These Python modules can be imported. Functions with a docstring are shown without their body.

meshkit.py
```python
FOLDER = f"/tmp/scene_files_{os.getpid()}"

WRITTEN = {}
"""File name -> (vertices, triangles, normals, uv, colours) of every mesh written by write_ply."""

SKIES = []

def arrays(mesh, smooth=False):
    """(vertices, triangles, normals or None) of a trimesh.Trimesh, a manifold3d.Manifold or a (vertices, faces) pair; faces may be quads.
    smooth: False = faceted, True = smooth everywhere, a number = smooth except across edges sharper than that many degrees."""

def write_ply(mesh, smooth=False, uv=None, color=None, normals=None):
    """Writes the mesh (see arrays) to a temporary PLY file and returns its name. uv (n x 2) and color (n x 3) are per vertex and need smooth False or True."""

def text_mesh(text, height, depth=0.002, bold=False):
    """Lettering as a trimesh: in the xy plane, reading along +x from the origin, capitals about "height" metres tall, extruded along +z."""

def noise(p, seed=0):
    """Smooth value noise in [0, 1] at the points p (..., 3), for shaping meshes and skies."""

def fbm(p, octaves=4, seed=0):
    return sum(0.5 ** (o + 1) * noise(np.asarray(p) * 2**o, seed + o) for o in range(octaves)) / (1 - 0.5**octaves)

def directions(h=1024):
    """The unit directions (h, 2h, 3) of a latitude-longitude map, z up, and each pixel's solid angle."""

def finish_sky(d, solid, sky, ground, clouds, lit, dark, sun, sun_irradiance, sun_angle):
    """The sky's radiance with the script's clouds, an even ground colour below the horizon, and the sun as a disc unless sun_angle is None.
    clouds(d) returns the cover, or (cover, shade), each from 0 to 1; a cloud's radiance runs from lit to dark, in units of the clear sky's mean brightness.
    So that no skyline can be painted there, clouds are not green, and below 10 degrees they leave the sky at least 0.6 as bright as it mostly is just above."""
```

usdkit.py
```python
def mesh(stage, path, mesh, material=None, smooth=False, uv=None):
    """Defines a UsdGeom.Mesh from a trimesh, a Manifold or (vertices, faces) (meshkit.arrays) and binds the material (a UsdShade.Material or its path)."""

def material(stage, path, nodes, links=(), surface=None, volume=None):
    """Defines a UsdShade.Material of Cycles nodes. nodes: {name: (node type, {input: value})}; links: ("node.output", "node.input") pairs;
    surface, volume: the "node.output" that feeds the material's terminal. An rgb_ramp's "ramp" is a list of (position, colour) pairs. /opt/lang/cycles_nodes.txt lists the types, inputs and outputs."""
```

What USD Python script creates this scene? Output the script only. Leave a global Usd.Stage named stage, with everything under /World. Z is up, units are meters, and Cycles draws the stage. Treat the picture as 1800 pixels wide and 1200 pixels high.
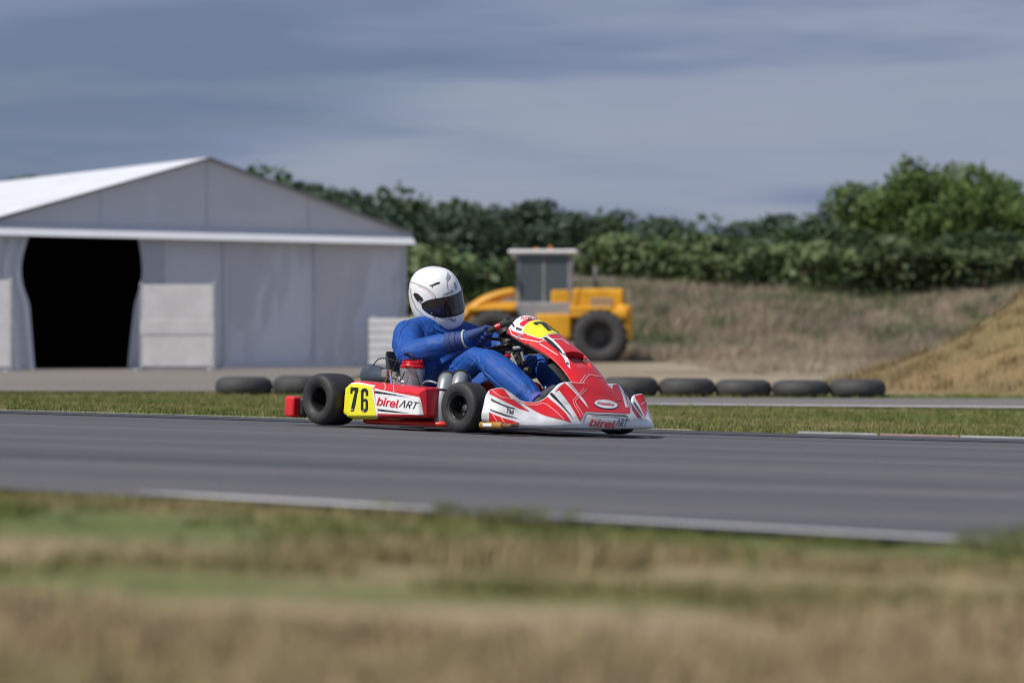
import math, numpy as np, trimesh, manifold3d as mf, usdkit, meshkit
from scipy.interpolate import PchipInterpolator
from shapely.geometry import Polygon, LineString
from shapely import affinity
from pxr import Usd, UsdGeom, UsdLux, UsdShade, Gf, Sdf, Vt

stage = Usd.Stage.CreateInMemory()
UsdGeom.Xform.Define(stage, '/World'); UsdGeom.Scope.Define(stage, '/World/Looks')

# ------------------------------------------------------------------ camera, sky, sun, exposure
EYE, FPX = np.array([0, 0, .48]), 4875.0          # FPX: focal length in pixels of an 1800-wide picture
cam = UsdGeom.Camera.Define(stage, '/World/camera')
cam.AddTranslateOp().Set(Gf.Vec3d(*EYE)); cam.AddRotateXOp().Set(90.0)
cam.CreateHorizontalApertureAttr(36.0); cam.CreateFocalLengthAttr(97.5)
cam.CreateFStopAttr(2.4); cam.CreateFocusDistanceAttr(14.75)
cam.CreateClippingRangeAttr(Gf.Vec2f(.1, 5000))
cam.CreateExposureAttr(0.15)
SUN_EL, SUN_DIR = math.radians(49), np.array([-.83, -.565])
SUN_DIR = SUN_DIR / np.linalg.norm(SUN_DIR)
SUN_ROT = math.atan2(SUN_DIR[0], SUN_DIR[1])
usdkit.material(stage, '/World/Looks/sky_look', {
    'tc': ('geometry', {}),
    'map': ('mapping', {'scale': (5.0, 5.0, 30.0)}),
    'n1': ('noise_texture', {'scale': 1.0, 'detail': 5.0, 'roughness': .5, 'distortion': .3}),
    'cov': ('rgb_ramp', {'ramp': [(0, (0, 0, 0)), (.30, (.55,) * 3), (.50, (.9,) * 3), (1, (1, 1, 1))]}),
    'map2': ('mapping', {'scale': (3.4, 3.4, 30.0), 'location': (3.1, 1.7, .62)}),
    'n2': ('noise_texture', {'scale': 1.0, 'detail': 4.0, 'roughness': .5}),
    'shade': ('rgb_ramp', {'ramp': [(0, (1.8, 2.38, 3.8)), (.40, (2.0, 2.6, 4.1)), (.49, (2.6, 3.2, 4.95)), (.57, (3.7, 4.25, 5.75)), (1, (4.75, 5.1, 6.4))]}),
    'sky': ('sky_texture', {'sky_type': 'single_scattering', 'sun_disc': False, 'sun_elevation': SUN_EL, 'sun_rotation': SUN_ROT}),
    'mix': ('mix', {}), 'bg': ('background_shader', {'strength': .07})},
    [('tc.position', 'map.vector'), ('map.vector', 'n1.vector'), ('n1.fac', 'cov.fac'), ('tc.position', 'map2.vector'), ('map2.vector', 'n2.vector'), ('n2.fac', 'shade.fac'),
     ('cov.color', 'mix.fac'), ('sky.color', 'mix.color1'), ('shade.color', 'mix.color2'), ('mix.color', 'bg.color')], surface='bg.background')
dome = UsdLux.DomeLight.Define(stage, '/World/sky')
UsdShade.MaterialBindingAPI.Apply(dome.GetPrim()).Bind(UsdShade.Material.Get(stage, '/World/Looks/sky_look'))
dome.GetPrim().SetCustomDataByKey('kind', 'structure'); dome.GetPrim().SetCustomDataByKey('label', 'grey blue sky with long flat bands of cloud')
sun = UsdLux.DistantLight.Define(stage, '/World/sun')
sun.CreateIntensityAttr(1.12); sun.CreateNormalizeAttr(True); sun.CreateAngleAttr(.6); sun.CreateColorAttr(Gf.Vec3f(1, .95, .87))
sun.AddRotateZOp().Set(math.degrees(math.atan2(SUN_DIR[1], SUN_DIR[0])) + 90)
sun.AddRotateXOp().Set(90 - math.degrees(SUN_EL))

# ------------------------------------------------------------------ helpers
RNG = np.random.default_rng(7)
used = {}
def numbered(path):
    n = used.get(path, 0); used[path] = n + 1
    return path if n == 0 else f'{path}_{n:03d}'
def tag(p, label=None, cat=None, group=None, kind=None):
    p = p.GetPrim() if hasattr(p, 'GetPrim') else p
    for k, v in (('label', label), ('category', cat), ('group', group), ('kind', kind)):
        if v: p.SetCustomDataByKey(k, v)
    return p
def thing(name, label=None, cat=None, group=None, mat=None, loc=None, rz=0, scale=None):
    x = UsdGeom.Xform.Define(stage, numbered('/World/' + name))
    if mat is not None: x.AddTransformOp().Set(Gf.Matrix4d(*np.asarray(mat).T.ravel().tolist()))
    if loc is not None: x.AddTranslateOp().Set(Gf.Vec3d(*map(float, loc)))
    if rz: x.AddRotateZOp().Set(rz)
    if scale is not None: x.AddScaleOp().Set(Gf.Vec3f(*np.broadcast_to(scale, 3).astype(float).tolist()))
    return tag(x, label, cat, group)
def obj(parent, name, mesh, mat, smooth=40, label=None, kind=None):
    base = '/World' if parent is None else str(parent.GetPath())
    if isinstance(mesh, list): mesh = cat(mesh)
    m = usdkit.mesh(stage, numbered(f'{base}/{name}'), mesh, mat, smooth=smooth)
    m.CreateDoubleSidedAttr(True)
    return tag(m, label, None, None, kind)
def copy_of(src, name, loc, rz, scale, label, cat_, group):
    x = UsdGeom.Xform.Define(stage, numbered('/World/' + name))
    x.GetPrim().GetReferences().AddInternalReference(src.GetPath())
    x.GetPrim().SetInstanceable(True)
    x.ClearXformOpOrder()
    x.AddTranslateOp(opSuffix='at').Set(Gf.Vec3d(*map(float, loc))); x.AddRotateZOp(opSuffix='turn').Set(float(rz)); x.AddScaleOp(opSuffix='size').Set(Gf.Vec3f(*np.broadcast_to(scale, 3).astype(float).tolist()))
    return tag(x, label, cat_, group)
def tm(m):
    if isinstance(m, trimesh.Trimesh): return m
    a = m.to_mesh(); return trimesh.Trimesh(a.vert_properties[:, :3], a.tri_verts, process=False)
def cat(ms): return trimesh.util.concatenate([tm(m) for m in ms])
def ball(p, r, n=24): return mf.Manifold.sphere(float(r), n).translate([float(x) for x in p])
def hull(spheres, n=24): return mf.Manifold.batch_hull([ball(p, r, n) for p, r in spheres])
def union(ms): return mf.Manifold.batch_boolean(ms, mf.OpType.Add)
def rbox(lo, hi, r=.01, n=12):
    lo, hi = np.array(lo, float) + r, np.array(hi, float) - r
    return tm(hull([((x, y, z), r) for x in (lo[0], hi[0]) for y in (lo[1], hi[1]) for z in (lo[2], hi[2])], n))
def box(lo, hi):
    lo, hi = np.array(lo, float), np.array(hi, float)
    b = trimesh.creation.box(hi - lo); b.apply_translation((lo + hi) / 2); return b
def grid(P, close_u=False, close_v=False):
    """P: (nu, nv, 3) -> trimesh"""
    nu, nv = P.shape[:2]; I = np.arange(nu * nv).reshape(nu, nv)
    if close_u: I = np.vstack([I, I[:1]])
    if close_v: I = np.hstack([I, I[:, :1]])
    a, b, c, d = I[:-1, :-1].ravel(), I[1:, :-1].ravel(), I[1:, 1:].ravel(), I[:-1, 1:].ravel()
    return trimesh.Trimesh(P.reshape(-1, 3), np.vstack([np.stack([a, b, c], 1), np.stack([a, c, d], 1)]), process=False)
def curve(pts, n=24):
    pts = np.asarray(pts, float); t = np.r_[0, np.cumsum(np.linalg.norm(np.diff(pts, axis=0), axis=1))]
    if len(pts) < 3: return pts[0] + (pts[1] - pts[0]) * np.linspace(0, 1, max(2, n))[:, None]
    return PchipInterpolator(t, pts)(np.linspace(0, t[-1], n))
def tube(pts, r, n=24, sides=12, smooth=True, caps=True):
    p = curve(pts, n) if smooth else np.asarray(pts, float)
    r = np.interp(np.linspace(0, 1, len(p)), np.linspace(0, 1, len(np.atleast_1d(r))), np.atleast_1d(r))
    t = np.gradient(p, axis=0); t /= np.linalg.norm(t, axis=1, keepdims=True)
    a = np.cross(t[0], [0, 0, 1.0] if abs(t[0][2]) < .9 else [1.0, 0, 0]); A = []
    for k in range(len(p)):
        a = a - t[k] * (a @ t[k]); a = a / np.linalg.norm(a); A.append(a)
    A = np.array(A); B = np.cross(t, A); th = np.arange(sides) * 2 * np.pi / sides
    ring = p[:, None] + r[:, None, None] * (np.cos(th)[None, :, None] * A[:, None] + np.sin(th)[None, :, None] * B[:, None])
    m = grid(ring, close_v=True)
    if caps:
        v, f = m.vertices, m.faces; n0 = len(v)
        v = np.vstack([v, p[:1], p[-1:]]); i = np.arange(sides); L = (len(p) - 1) * sides
        f = np.vstack([f, np.stack([np.full(sides, n0), (i + 1) % sides, i], 1)[:, ::-1], np.stack([np.full(sides, n0 + 1), L + i, L + (i + 1) % sides], 1)[:, ::-1]])
        m = trimesh.Trimesh(v, f, process=False)
    return m
def lathe_y(profile, n=64):
    """profile: (y, r) points; revolved round the y axis"""
    pr = np.asarray(profile, float); th = np.arange(n) * 2 * np.pi / n
    P = np.stack([pr[:, 1, None] * np.cos(th), np.broadcast_to(pr[:, :1], (len(pr), n)), pr[:, 1, None] * np.sin(th)], -1)
    return grid(P, close_v=True)
def move(m, t): m = m.copy(); m.apply_translation(t); return m
def along(m, a, b):
    """z-axis mesh of unit height 0..1 (xy real size) stretched from a to b"""
    a, b = np.asarray(a, float), np.asarray(b, float); d = b - a; L = np.linalg.norm(d)
    m = m.copy(); m.vertices[:, 2] *= L; T = trimesh.geometry.align_vectors([0, 0, 1], d / L); m.apply_transform(T); m.apply_translation(a); return m
def cyl(a, b, r, n=24):
    return tube([a, b], r, n=2, sides=n, smooth=False)

# ------------------------------------------------------------------ materials
MATS = {}
def pbr(name, color, rough=.5, metallic=0.0, spec=.5, coat=0.0, vary=.12, scale=9.0, bump=0.0, bscale=60.0, sheen=0.0, stretch=(1, 1, 1), extra=None, trans=0.0, dirt=0.0):
    c = np.array(color, float)
    nodes = {'g': ('geometry', {}), 'map': ('mapping', {'scale': stretch}), 'n': ('noise_texture', {'scale': scale, 'detail': 5.0, 'roughness': .6}),
             'r': ('rgb_ramp', {'ramp': [(.25, tuple(c * (1 - vary))), (.75, tuple(np.minimum(c * (1 + vary), .95)))]}),
             'rr': ('map_range', {'from_min': .3, 'from_max': .7, 'to_min': rough * .85, 'to_max': min(1, rough * 1.2)}),
             'p': ('principled_bsdf', {'metallic': metallic, 'specular_ior_level': spec, 'coat_weight': coat, 'sheen_weight': sheen})}
    links = [('g.position', 'map.vector'), ('map.vector', 'n.vector'), ('n.fac', 'r.fac'), ('r.color', 'p.base_color'), ('n.fac', 'rr.value'), ('rr.result', 'p.roughness')]
    if dirt:   # thin road film, rubber marks and stone chips
        nodes.update({'d1': ('noise_texture', {'scale': 11.0, 'detail': 8.0, 'roughness': .72}), 'd2': ('noise_texture', {'scale': 150.0, 'detail': 2.0}), 'm2': ('mapping', {'scale': (1, 1, 3.5)}),
                      'k1': ('rgb_ramp', {'ramp': [(0, (0, 0, 0)), (.5, (0, 0, 0)), (.72, (dirt,) * 3), (1, (dirt,) * 3)]}), 'k2': ('rgb_ramp', {'ramp': [(0, (0, 0, 0)), (.70, (0, 0, 0)), (.74, (dirt * 1.6,) * 3), (1, (dirt * 1.6,) * 3)]}),
                      'ka': ('math', {'math_type': 'maximum'}), 'dm': ('mix', {'color2': (.09, .085, .08)})})
        links.remove(('r.color', 'p.base_color'))
        links += [('g.position', 'm2.vector'), ('m2.vector', 'd1.vector'), ('g.position', 'd2.vector'), ('d1.fac', 'k1.fac'), ('d2.fac', 'k2.fac'), ('k1.color', 'ka.value1'), ('k2.color', 'ka.value2'), ('ka.value', 'dm.fac'), ('r.color', 'dm.color1'), ('dm.color', 'p.base_color')]
    if bump:
        nodes['n2'] = ('noise_texture', {'scale': bscale, 'detail': 4.0}); nodes['b'] = ('bump', {'strength': bump, 'distance': .01})
        links += [('map.vector', 'n2.vector'), ('n2.fac', 'b.height'), ('b.normal', 'p.normal')]
    out = 'p.BSDF'
    if trans and name.endswith('leaves'):
        nodes.update({'oi': ('object_info', {}), 'mr': ('map_range', {'to_min': .72, 'to_max': 1.35}), 'vm': ('vector_math', {'math_type': 'scale'})}); links.remove(('r.color', 'p.base_color'))
        links += [('oi.random', 'mr.value'), ('r.color', 'vm.vector1'), ('mr.result', 'vm.scale'), ('vm.vector', 'p.base_color')]
    if trans:
        nodes['t'] = ('translucent_bsdf', {'color': tuple(c * 1.2)}); nodes['mx'] = ('mix_closure', {'fac': trans})
        links += [('p.BSDF', 'mx.closure1'), ('t.BSDF', 'mx.closure2')]; out = 'mx.closure'
    MATS[name] = usdkit.material(stage, '/World/Looks/' + name, nodes, links, surface=out)
    return MATS[name]
RED = pbr('red_plastic', (.62, .012, .018), .28, coat=.5, vary=.06, dirt=.38)
DRED = pbr('dark_red_plastic', (.33, .006, .016), .4, vary=.1)
WHITE = pbr('white_sticker', (.74, .75, .78), .32, coat=.3, vary=.05, dirt=.30)
SOILED = pbr('soiled_white_plastic', (.62, .63, .66), .4, coat=.2, vary=.12, scale=14, dirt=.45)
BLACKST = pbr('black_sticker', (.018, .019, .022), .35, vary=.1)
GREYST = pbr('grey_sticker', (.30, .31, .33), .35, vary=.1)
PINK = pbr('pale_pink_line', (.75, .42, .44), .35, vary=.05)
YELLOW = pbr('yellow_sticker', (.74, .70, .025), .35, coat=.2, vary=.04, dirt=.25)
RUBBER = pbr('tyre_rubber', (.022, .022, .024), .62, vary=.3, scale=30, bump=.25, bscale=140)
SIDEWALL = pbr('barrier_rubber', (.04, .04, .042), .7, vary=.3, scale=8)
BLACKP = pbr('black_plastic', (.014, .014, .015), .45, vary=.2)
GRIP = pbr('suede_grip', (.02, .02, .022), .8, vary=.3, scale=60)
RIMM = pbr('rim_magnesium', (.03, .03, .033), .35, metallic=.6, vary=.2)
LGREYM = pbr('dull_hub_metal', (.16, .16, .16), .45, metallic=.7)
CHROME = pbr('bright_fitting', (.82, .80, .76), .28, metallic=.85, vary=.05)
STEEL = pbr('polished_steel', (.55, .54, .52), .22, metallic=1, vary=.15)
ALU = pbr('cast_aluminium', (.42, .44, .47), .38, metallic=.85, vary=.2, scale=25, bump=.15, bscale=80)
SILVER = pbr('silver_paint', (.23, .25, .275), .4, metallic=.35, vary=.1, scale=12)
EXH = pbr('burnt_steel', (.10, .12, .15), .45, metallic=.7, vary=.35, scale=14)
GOLD = pbr('gold_sleeve', (.45, .25, .06), .35, metallic=.4, vary=.15)
REDM = pbr('red_anodised', (.55, .012, .02), .3, metallic=.3, vary=.12)
REDF = pbr('red_frame_paint', (.60, .03, .012), .35, vary=.12)
FIBRE = pbr('seat_fibreglass', (.035, .037, .042), .35, vary=.2)
BLUEW = pbr('blue_wire', (.03, .18, .5), .4)
BROWNW = pbr('brown_hose', (.16, .08, .04), .5)
SCREEN = pbr('display_glass', (.07, .065, .075), .15, vary=.1)
SUIT = pbr('blue_suit', (.009, .066, .30), .58, spec=.32, vary=.14, scale=16, bump=.10, bscale=240)
SUITD = pbr('blue_seam', (.008, .025, .14), .6, vary=.15)
SEAML = pbr('pale_seam', (.10, .20, .52), .6, vary=.15)
GLOVE = pbr('blue_glove', (.018, .042, .155), .7, vary=.2, scale=60, bump=.2, bscale=200)
GLOVEW = pbr('pale_strap', (.40, .41, .40), .6)
BOOTM = pbr('boot_suede', (.03, .035, .055), .7, vary=.25, scale=40)
SOCK = pbr('violet_cuff', (.06, .07, .33), .7)
HELM = pbr('helmet_white', (.80, .81, .83), .2, coat=.7, vary=.02, dirt=.10)
HGREY = pbr('helmet_grey', (.28, .30, .35), .3, coat=.4, vary=.1)
VISOR = pbr('smoked_visor', (.016, .011, .013), .08, spec=.7, coat=.6, vary=.5, scale=14)
LACE = pbr('dark_lace', (.01, .012, .03), .6)
CANVAS = pbr('tent_canvas', (.60, .62, .67), .55, vary=.05, scale=1.2, bump=.25, bscale=2.5)
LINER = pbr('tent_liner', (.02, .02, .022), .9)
FRAME = pbr('tent_frame', (.5, .51, .53), .35, metallic=.6)
LYEL = pbr('loader_yellow', (.60, .29, .012), .45, vary=.18, scale=2.2)
LGREY = pbr('loader_grey', (.22, .22, .23), .6, vary=.2, scale=2)
LROOF = pbr('loader_roof', (.6, .61, .62), .5)
LGLASS = pbr('cab_glass', (.06, .075, .085), .08, spec=.8)
AMBER = pbr('amber_lens', (.55, .16, .03), .25)
SLAT = pbr('white_slat', (.66, .66, .68), .5, vary=.08, scale=3)
KWHITE = pbr('kerb_white', (.29, .29, .285), .7, vary=.25, scale=5)
KRED = pbr('kerb_red', (.27, .185, .17), .7, vary=.25, scale=5)
BARK = pbr('bark', (.09, .07, .05), .9, vary=.3, scale=6)
LEAF_DARK = pbr('dark_leaves', (.044, .076, .044), .6, vary=.45, scale=.9, trans=.25)
LEAF_MID = pbr('mid_leaves', (.048, .085, .030), .6, vary=.45, scale=.9, trans=.3)
LEAF_LIGHT = pbr('light_leaves', (.075, .125, .028), .6, vary=.4, scale=1.1, trans=.3)
LEAF_OLIVE = pbr('olive_leaves', (.085, .122, .045), .65, vary=.4, scale=1.1, trans=.25)
SCRUB = pbr('dry_scrub', (.34, .28, .21), .8, vary=.5, scale=.4, trans=.25)

def ground_mat(name, stops, s1, s2, st1, st2, rough=.9, bump=.5, fine=30, drift=None):
    extra, links2 = {}, [('a.result', 'ramp.fac')]
    if drift:   # the verge grows drier away from the track
        extra = {'sep': ('separate_xyz', {}), 'dr': ('map_range', {'clamp': True, 'from_min': drift[0], 'from_max': drift[1], 'to_min': drift[2], 'to_max': drift[3]}), 'ad': ('math', {'math_type': 'add'})}
        links2 = [('g.position', 'sep.vector'), ('sep.y', 'dr.value'), ('dr.result', 'ad.value1'), ('a.result', 'ad.value2'), ('ad.value', 'ramp.fac')]
    MATS[name] = usdkit.material(stage, '/World/Looks/' + name, {**extra,
        'g': ('geometry', {}), 'm1': ('mapping', {'scale': st1}), 'm2': ('mapping', {'scale': st2}),
        'n1': ('noise_texture', {'scale': s1, 'detail': 4.0, 'roughness': .55}), 'n2': ('noise_texture', {'scale': s2, 'detail': 5.0, 'roughness': .65}),
        'n3': ('noise_texture', {'scale': fine, 'detail': 3.0}),
        'a': ('mix_float', {'fac': .38}), 'ramp': ('rgb_ramp', {'ramp': stops}), 'bump': ('bump', {'strength': bump, 'distance': .03}),
        'v': ('map_range', {'from_min': .3, 'from_max': .7, 'to_min': .8, 'to_max': 1.2}), 'mul': ('vector_math', {'math_type': 'scale'}),
        'p': ('principled_bsdf', {'roughness': rough, 'specular_ior_level': .25})},
        [('g.position', 'm1.vector'), ('g.position', 'm2.vector'), ('m1.vector', 'n1.vector'), ('m2.vector', 'n2.vector'), ('g.position', 'n3.vector'), ('n1.fac', 'a.a'), ('n2.fac', 'a.b'), *links2,
         ('n3.fac', 'v.value'), ('ramp.color', 'mul.vector1'), ('v.result', 'mul.scale'), ('mul.vector', 'p.base_color'), ('n3.fac', 'bump.height'), ('bump.normal', 'p.normal')], surface='p.BSDF')
    return MATS[name]
GREEN, OLIVE, TAN, BROWN = (.095, .125, .036), (.15, .15, .058), (.27, .21, .125), (.235, .172, .112)
GRASS = ground_mat('grass_ground', [(.38, GREEN), (.45, OLIVE), (.505, (.20, .168, .082)), (.555, TAN), (.64, BROWN)], .8, 3.0, (.35, 1.3, 1), (.22, 1.6, 1), drift=(3.4, 6.0, .05, -.10))
TUFT = ground_mat('grass_blades', [(.38, (.125, .15, .042)), (.45, (.18, .172, .066)), (.505, (.25, .21, .105)), (.555, (.33, .26, .155)), (.64, (.29, .22, .14))], .8, 3.0, (.35, 1.3, 1), (.22, 1.6, 1), bump=0, drift=(3.4, 6.0, .05, -.10))
ASPHALT = ground_mat('track_asphalt', [(.36, (.058, .060, .070)), (.45, (.086, .088, .098)), (.54, (.103, .103, .111)), (.64, (.135, .134, .140))], .6, 1.8, (.16, 1.6, 1), (.07, 3.2, 1), rough=.78, bump=.25, fine=90)
WORN = ground_mat('dark_rubbered_asphalt', [(.3, (.048, .052, .066)), (.7, (.07, .074, .088))], .6, 2.0, (.2, 2, 1), (.15, 4, 1), rough=.7, bump=.2, fine=90)
SERVICE = ground_mat('service_asphalt', [(.3, (.12, .115, .115)), (.7, (.17, .16, .155))], .5, 2.0, (.3, 1, 1), (.3, 1, 1), rough=.85, bump=.25, fine=60)
PADDOCK = ground_mat('paddock_gravel', [(.3, (.15, .135, .12)), (.7, (.22, .20, .185))], .3, 1.5, (.4, 1, 1), (.4, 1, 1), rough=.9, bump=.4, fine=20)
PAINT = ground_mat('white_road_paint', [(.3, (.60, .61, .62)), (.7, (.80, .80, .80))], 2.0, 9.0, (1, 1, 1), (1, 1, 1), rough=.7, bump=.2, fine=90)
EARTH = ground_mat('dry_bank', [(.38, (.10, .115, .048)), (.45, (.19, .165, .10)), (.54, (.29, .24, .18)), (.66, (.33, .26, .175))], .22, .8, (.5, 1, 1.2), (.3, 1, 1.5), bump=.8, fine=5)
DUNE = ground_mat('ochre_mound', [(.3, (.12, .105, .038)), (.5, (.175, .13, .06)), (.7, (.235, .155, .075))], .35, 1.3, (.5, 1, 1), (.4, 1, 1.5), bump=.8, fine=12)

# ------------------------------------------------------------------ ground
KO = np.array([-0.5455544358969323, 15.355522428712572, 0.009626980822440918])
KM = np.array([[0.6766629679089887, 0.7355539198074083, 0.032979674294266265], [-0.7361691992738585, 0.6766912792210596, 0.011992608834278641], [-0.013495847549710335, -0.03239357470429719, 0.99938406952322]])
def base_z(x, y):
    """The track's own camber, levelling out to the sides and beyond"""
    x, y = np.asarray(x, float), np.asarray(y, float)
    sx = 7 * np.tanh((x - KO[0]) / 7); k = 1 / (1 + np.exp((y - 24) / 3.0)); ky = np.clip(y, 5, 21) - KO[1]
    far = -.10 + .02 * np.tanh((y - 40) / 20)
    return (KO[2] - .033 * sx - .012 * ky) * k + far * (1 - k)
def ridge(x, y):
    r = 2.05 + .25 * np.sin(x * .31 + 1.0) + .16 * np.sin(x * .83) - .25 / (1 + np.exp((x - 3.2) / .8)) + .25 * (meshkit.fbm(np.stack([x * .6, y * .6, 0 * x], -1), 4, 3) - .5)
    left = 1 / (1 + np.exp(-(x + 2.5) / 1.5))
    s = np.clip((y - 79) / 12.0, 0, 1); s = s * s * (3 - 2 * s)
    return r * s * (.25 + .75 * left)
def mound_z(x, y): 
    return 2.2 * np.exp(-((x - 8.6) / 2.6) ** 2 - ((y - 36) / 3.4) ** 2) * (1 + .25 * (meshkit.fbm(np.stack([x, y, 0 * x], -1), 4, 9) - .5))
def near_edge(x): return 5.90 - 2.6 * np.tanh(x * .50 / 2.6)
FAR_Y = 17.0
def ground_z(x, y):
    x, y = np.broadcast_arrays(np.asarray(x, float), np.asarray(y, float))
    z = base_z(x, y) + ridge(x, y)
    return z
def on(x, y): return float(ground_z(np.array([float(x)]), np.array([float(y)]))[0])
def sheet(xs, ys, zf):
    X, Y = np.meshgrid(xs, ys, indexing='ij'); return grid(np.stack([X, Y, zf(X, Y)], -1))
def sunk(X, Y):
    z = ground_z(X, Y); e = near_edge(X)
    ins = np.clip((Y - e - .06) / .08, 0, 1) * np.clip((FAR_Y - .06 - Y) / .08, 0, 1)
    ins2 = np.clip((Y - 26.05) / .3, 0, 1) * np.clip((29.4 - Y) / .3, 0, 1) * (X > -1.5)
    ruff = (meshkit.fbm(np.stack([X * 6, Y * 6, 0 * X], -1), 3, 5) - .5) * .035 * np.clip(1 - ins - ins2, 0, 1) * (Y < 31)
    return z - .05 * ins - .05 * ins2 + ruff - .012 * (Y < 60)
ys = np.r_[np.arange(1.5, 20, .085), np.arange(20, 32, .22), np.arange(32, 60, .8), np.arange(60, 110, .9), np.geomspace(110, 900, 26)]
xs = np.r_[-np.geomspace(60, 700, 14)[::-1], np.arange(-55, -12, 1.6), np.arange(-12, -4, .4), np.arange(-4, 4, .1), np.arange(4, 12, .4), np.arange(12, 55, 1.6), np.geomspace(60, 700, 14)]
gm = sheet(xs, ys, sunk)
fy = gm.vertices[gm.faces].mean(1)
bank_f = fy[:, 1] > 31.4
def subm(m, mask): 
    s = trimesh.Trimesh(m.vertices, m.faces[mask], process=False); s.remove_unreferenced_vertices(); return s
obj(None, 'ground', subm(gm, ~bank_f), GRASS, smooth=True, label='dry patchy grass verges on both sides of the track', kind='structure')
obj(None, 'bank', subm(gm, bank_f), EARTH, smooth=True, label='dry brown heath ground rising to a bank behind the loader', kind='structure')
# asphalt track
tx = np.r_[np.arange(-40, -5, 1.0), np.arange(-5, 5, .1), np.arange(5, 40.1, 1.0)]
def strip(xs, y0, y1, n, dz):
    Y = y0[:, None] + (y1 - y0)[:, None] * np.linspace(0, 1, n)[None]; X = np.broadcast_to(xs[:, None], Y.shape)
    return grid(np.stack([X, Y, ground_z(X, Y) + dz], -1))
ne = near_edge(tx) + .05 * (meshkit.fbm(np.stack([tx * 2.1, 0 * tx, 0 * tx], -1), 3, 2) - .5)
obj(None, 'track', strip(tx, ne, np.full_like(tx, FAR_Y), 70, .0), ASPHALT, smooth=True, label='grey asphalt kart track crossing the picture', kind='structure')
dk = strip(tx, 15.95 + .2 * (meshkit.fbm(np.stack([tx * .5, 0 * tx, 0 * tx], -1), 3, 6) - .5), np.full_like(tx, 16.86), 8, .004)
obj(None, 'rubbered_strip', dk, WORN, smooth=True, label='dark rubbered strip along the far edge of the track', kind='structure')
def line(name, x0, x1, ya, yb, label, dz=.008, n=3):
    xx = np.arange(x0, x1, .1); obj(None, name, strip(xx, ya(xx), yb(xx), n, dz), PAINT, smooth=True, label=label, kind='structure')
def taper(x, a, b): return np.clip(np.minimum((x - a) / .25, (b - x) / .25), 0, 1) ** .7
line('edge_line', -.86, -.14, lambda x: near_edge(x) + .06 - .04 * taper(x, -.87, -.12), lambda x: near_edge(x) + .065 + .03 * taper(x, -.87, -.12), 'left stretch of white line on the near edge of the track')
line('edge_line', .06, 1.40, lambda x: near_edge(x) + .06 - .035 * taper(x, .04, 1.45), lambda x: near_edge(x) + .065 + .02 * taper(x, .04, 1.45), 'right stretch of white line on the near edge of the track')
line('edge_line', -30, 1.2, lambda x: 16.90 + 0 * x, lambda x: 16.98 + 0 * x, 'thin pale line along the far edge of the track')
# service road behind on the right, with its white line
sx = np.arange(-1.2, 40, .4)
obj(None, 'service_road', strip(sx, np.full_like(sx, 26.0) - .02 * sx, np.full_like(sx, 29.3) + .03 * sx, 8, .0), SERVICE, smooth=True, label='narrow grey road behind the track on the right', kind='structure')
line('road_line', -1.0, 30, lambda x: 26.15 - .02 * x, lambda x: 26.36 - .02 * x, 'long white line on the narrow road behind the track', .006)
px_ = np.arange(-45, -2.0, .5)
obj(None, 'paddock', strip(px_, np.full_like(px_, 31.5), np.full_like(px_, 78.0) - .0 * px_, 40, .012), PADDOCK, smooth=True, label='bare grey gravel paddock in front of the white tent', kind='structure')
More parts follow.
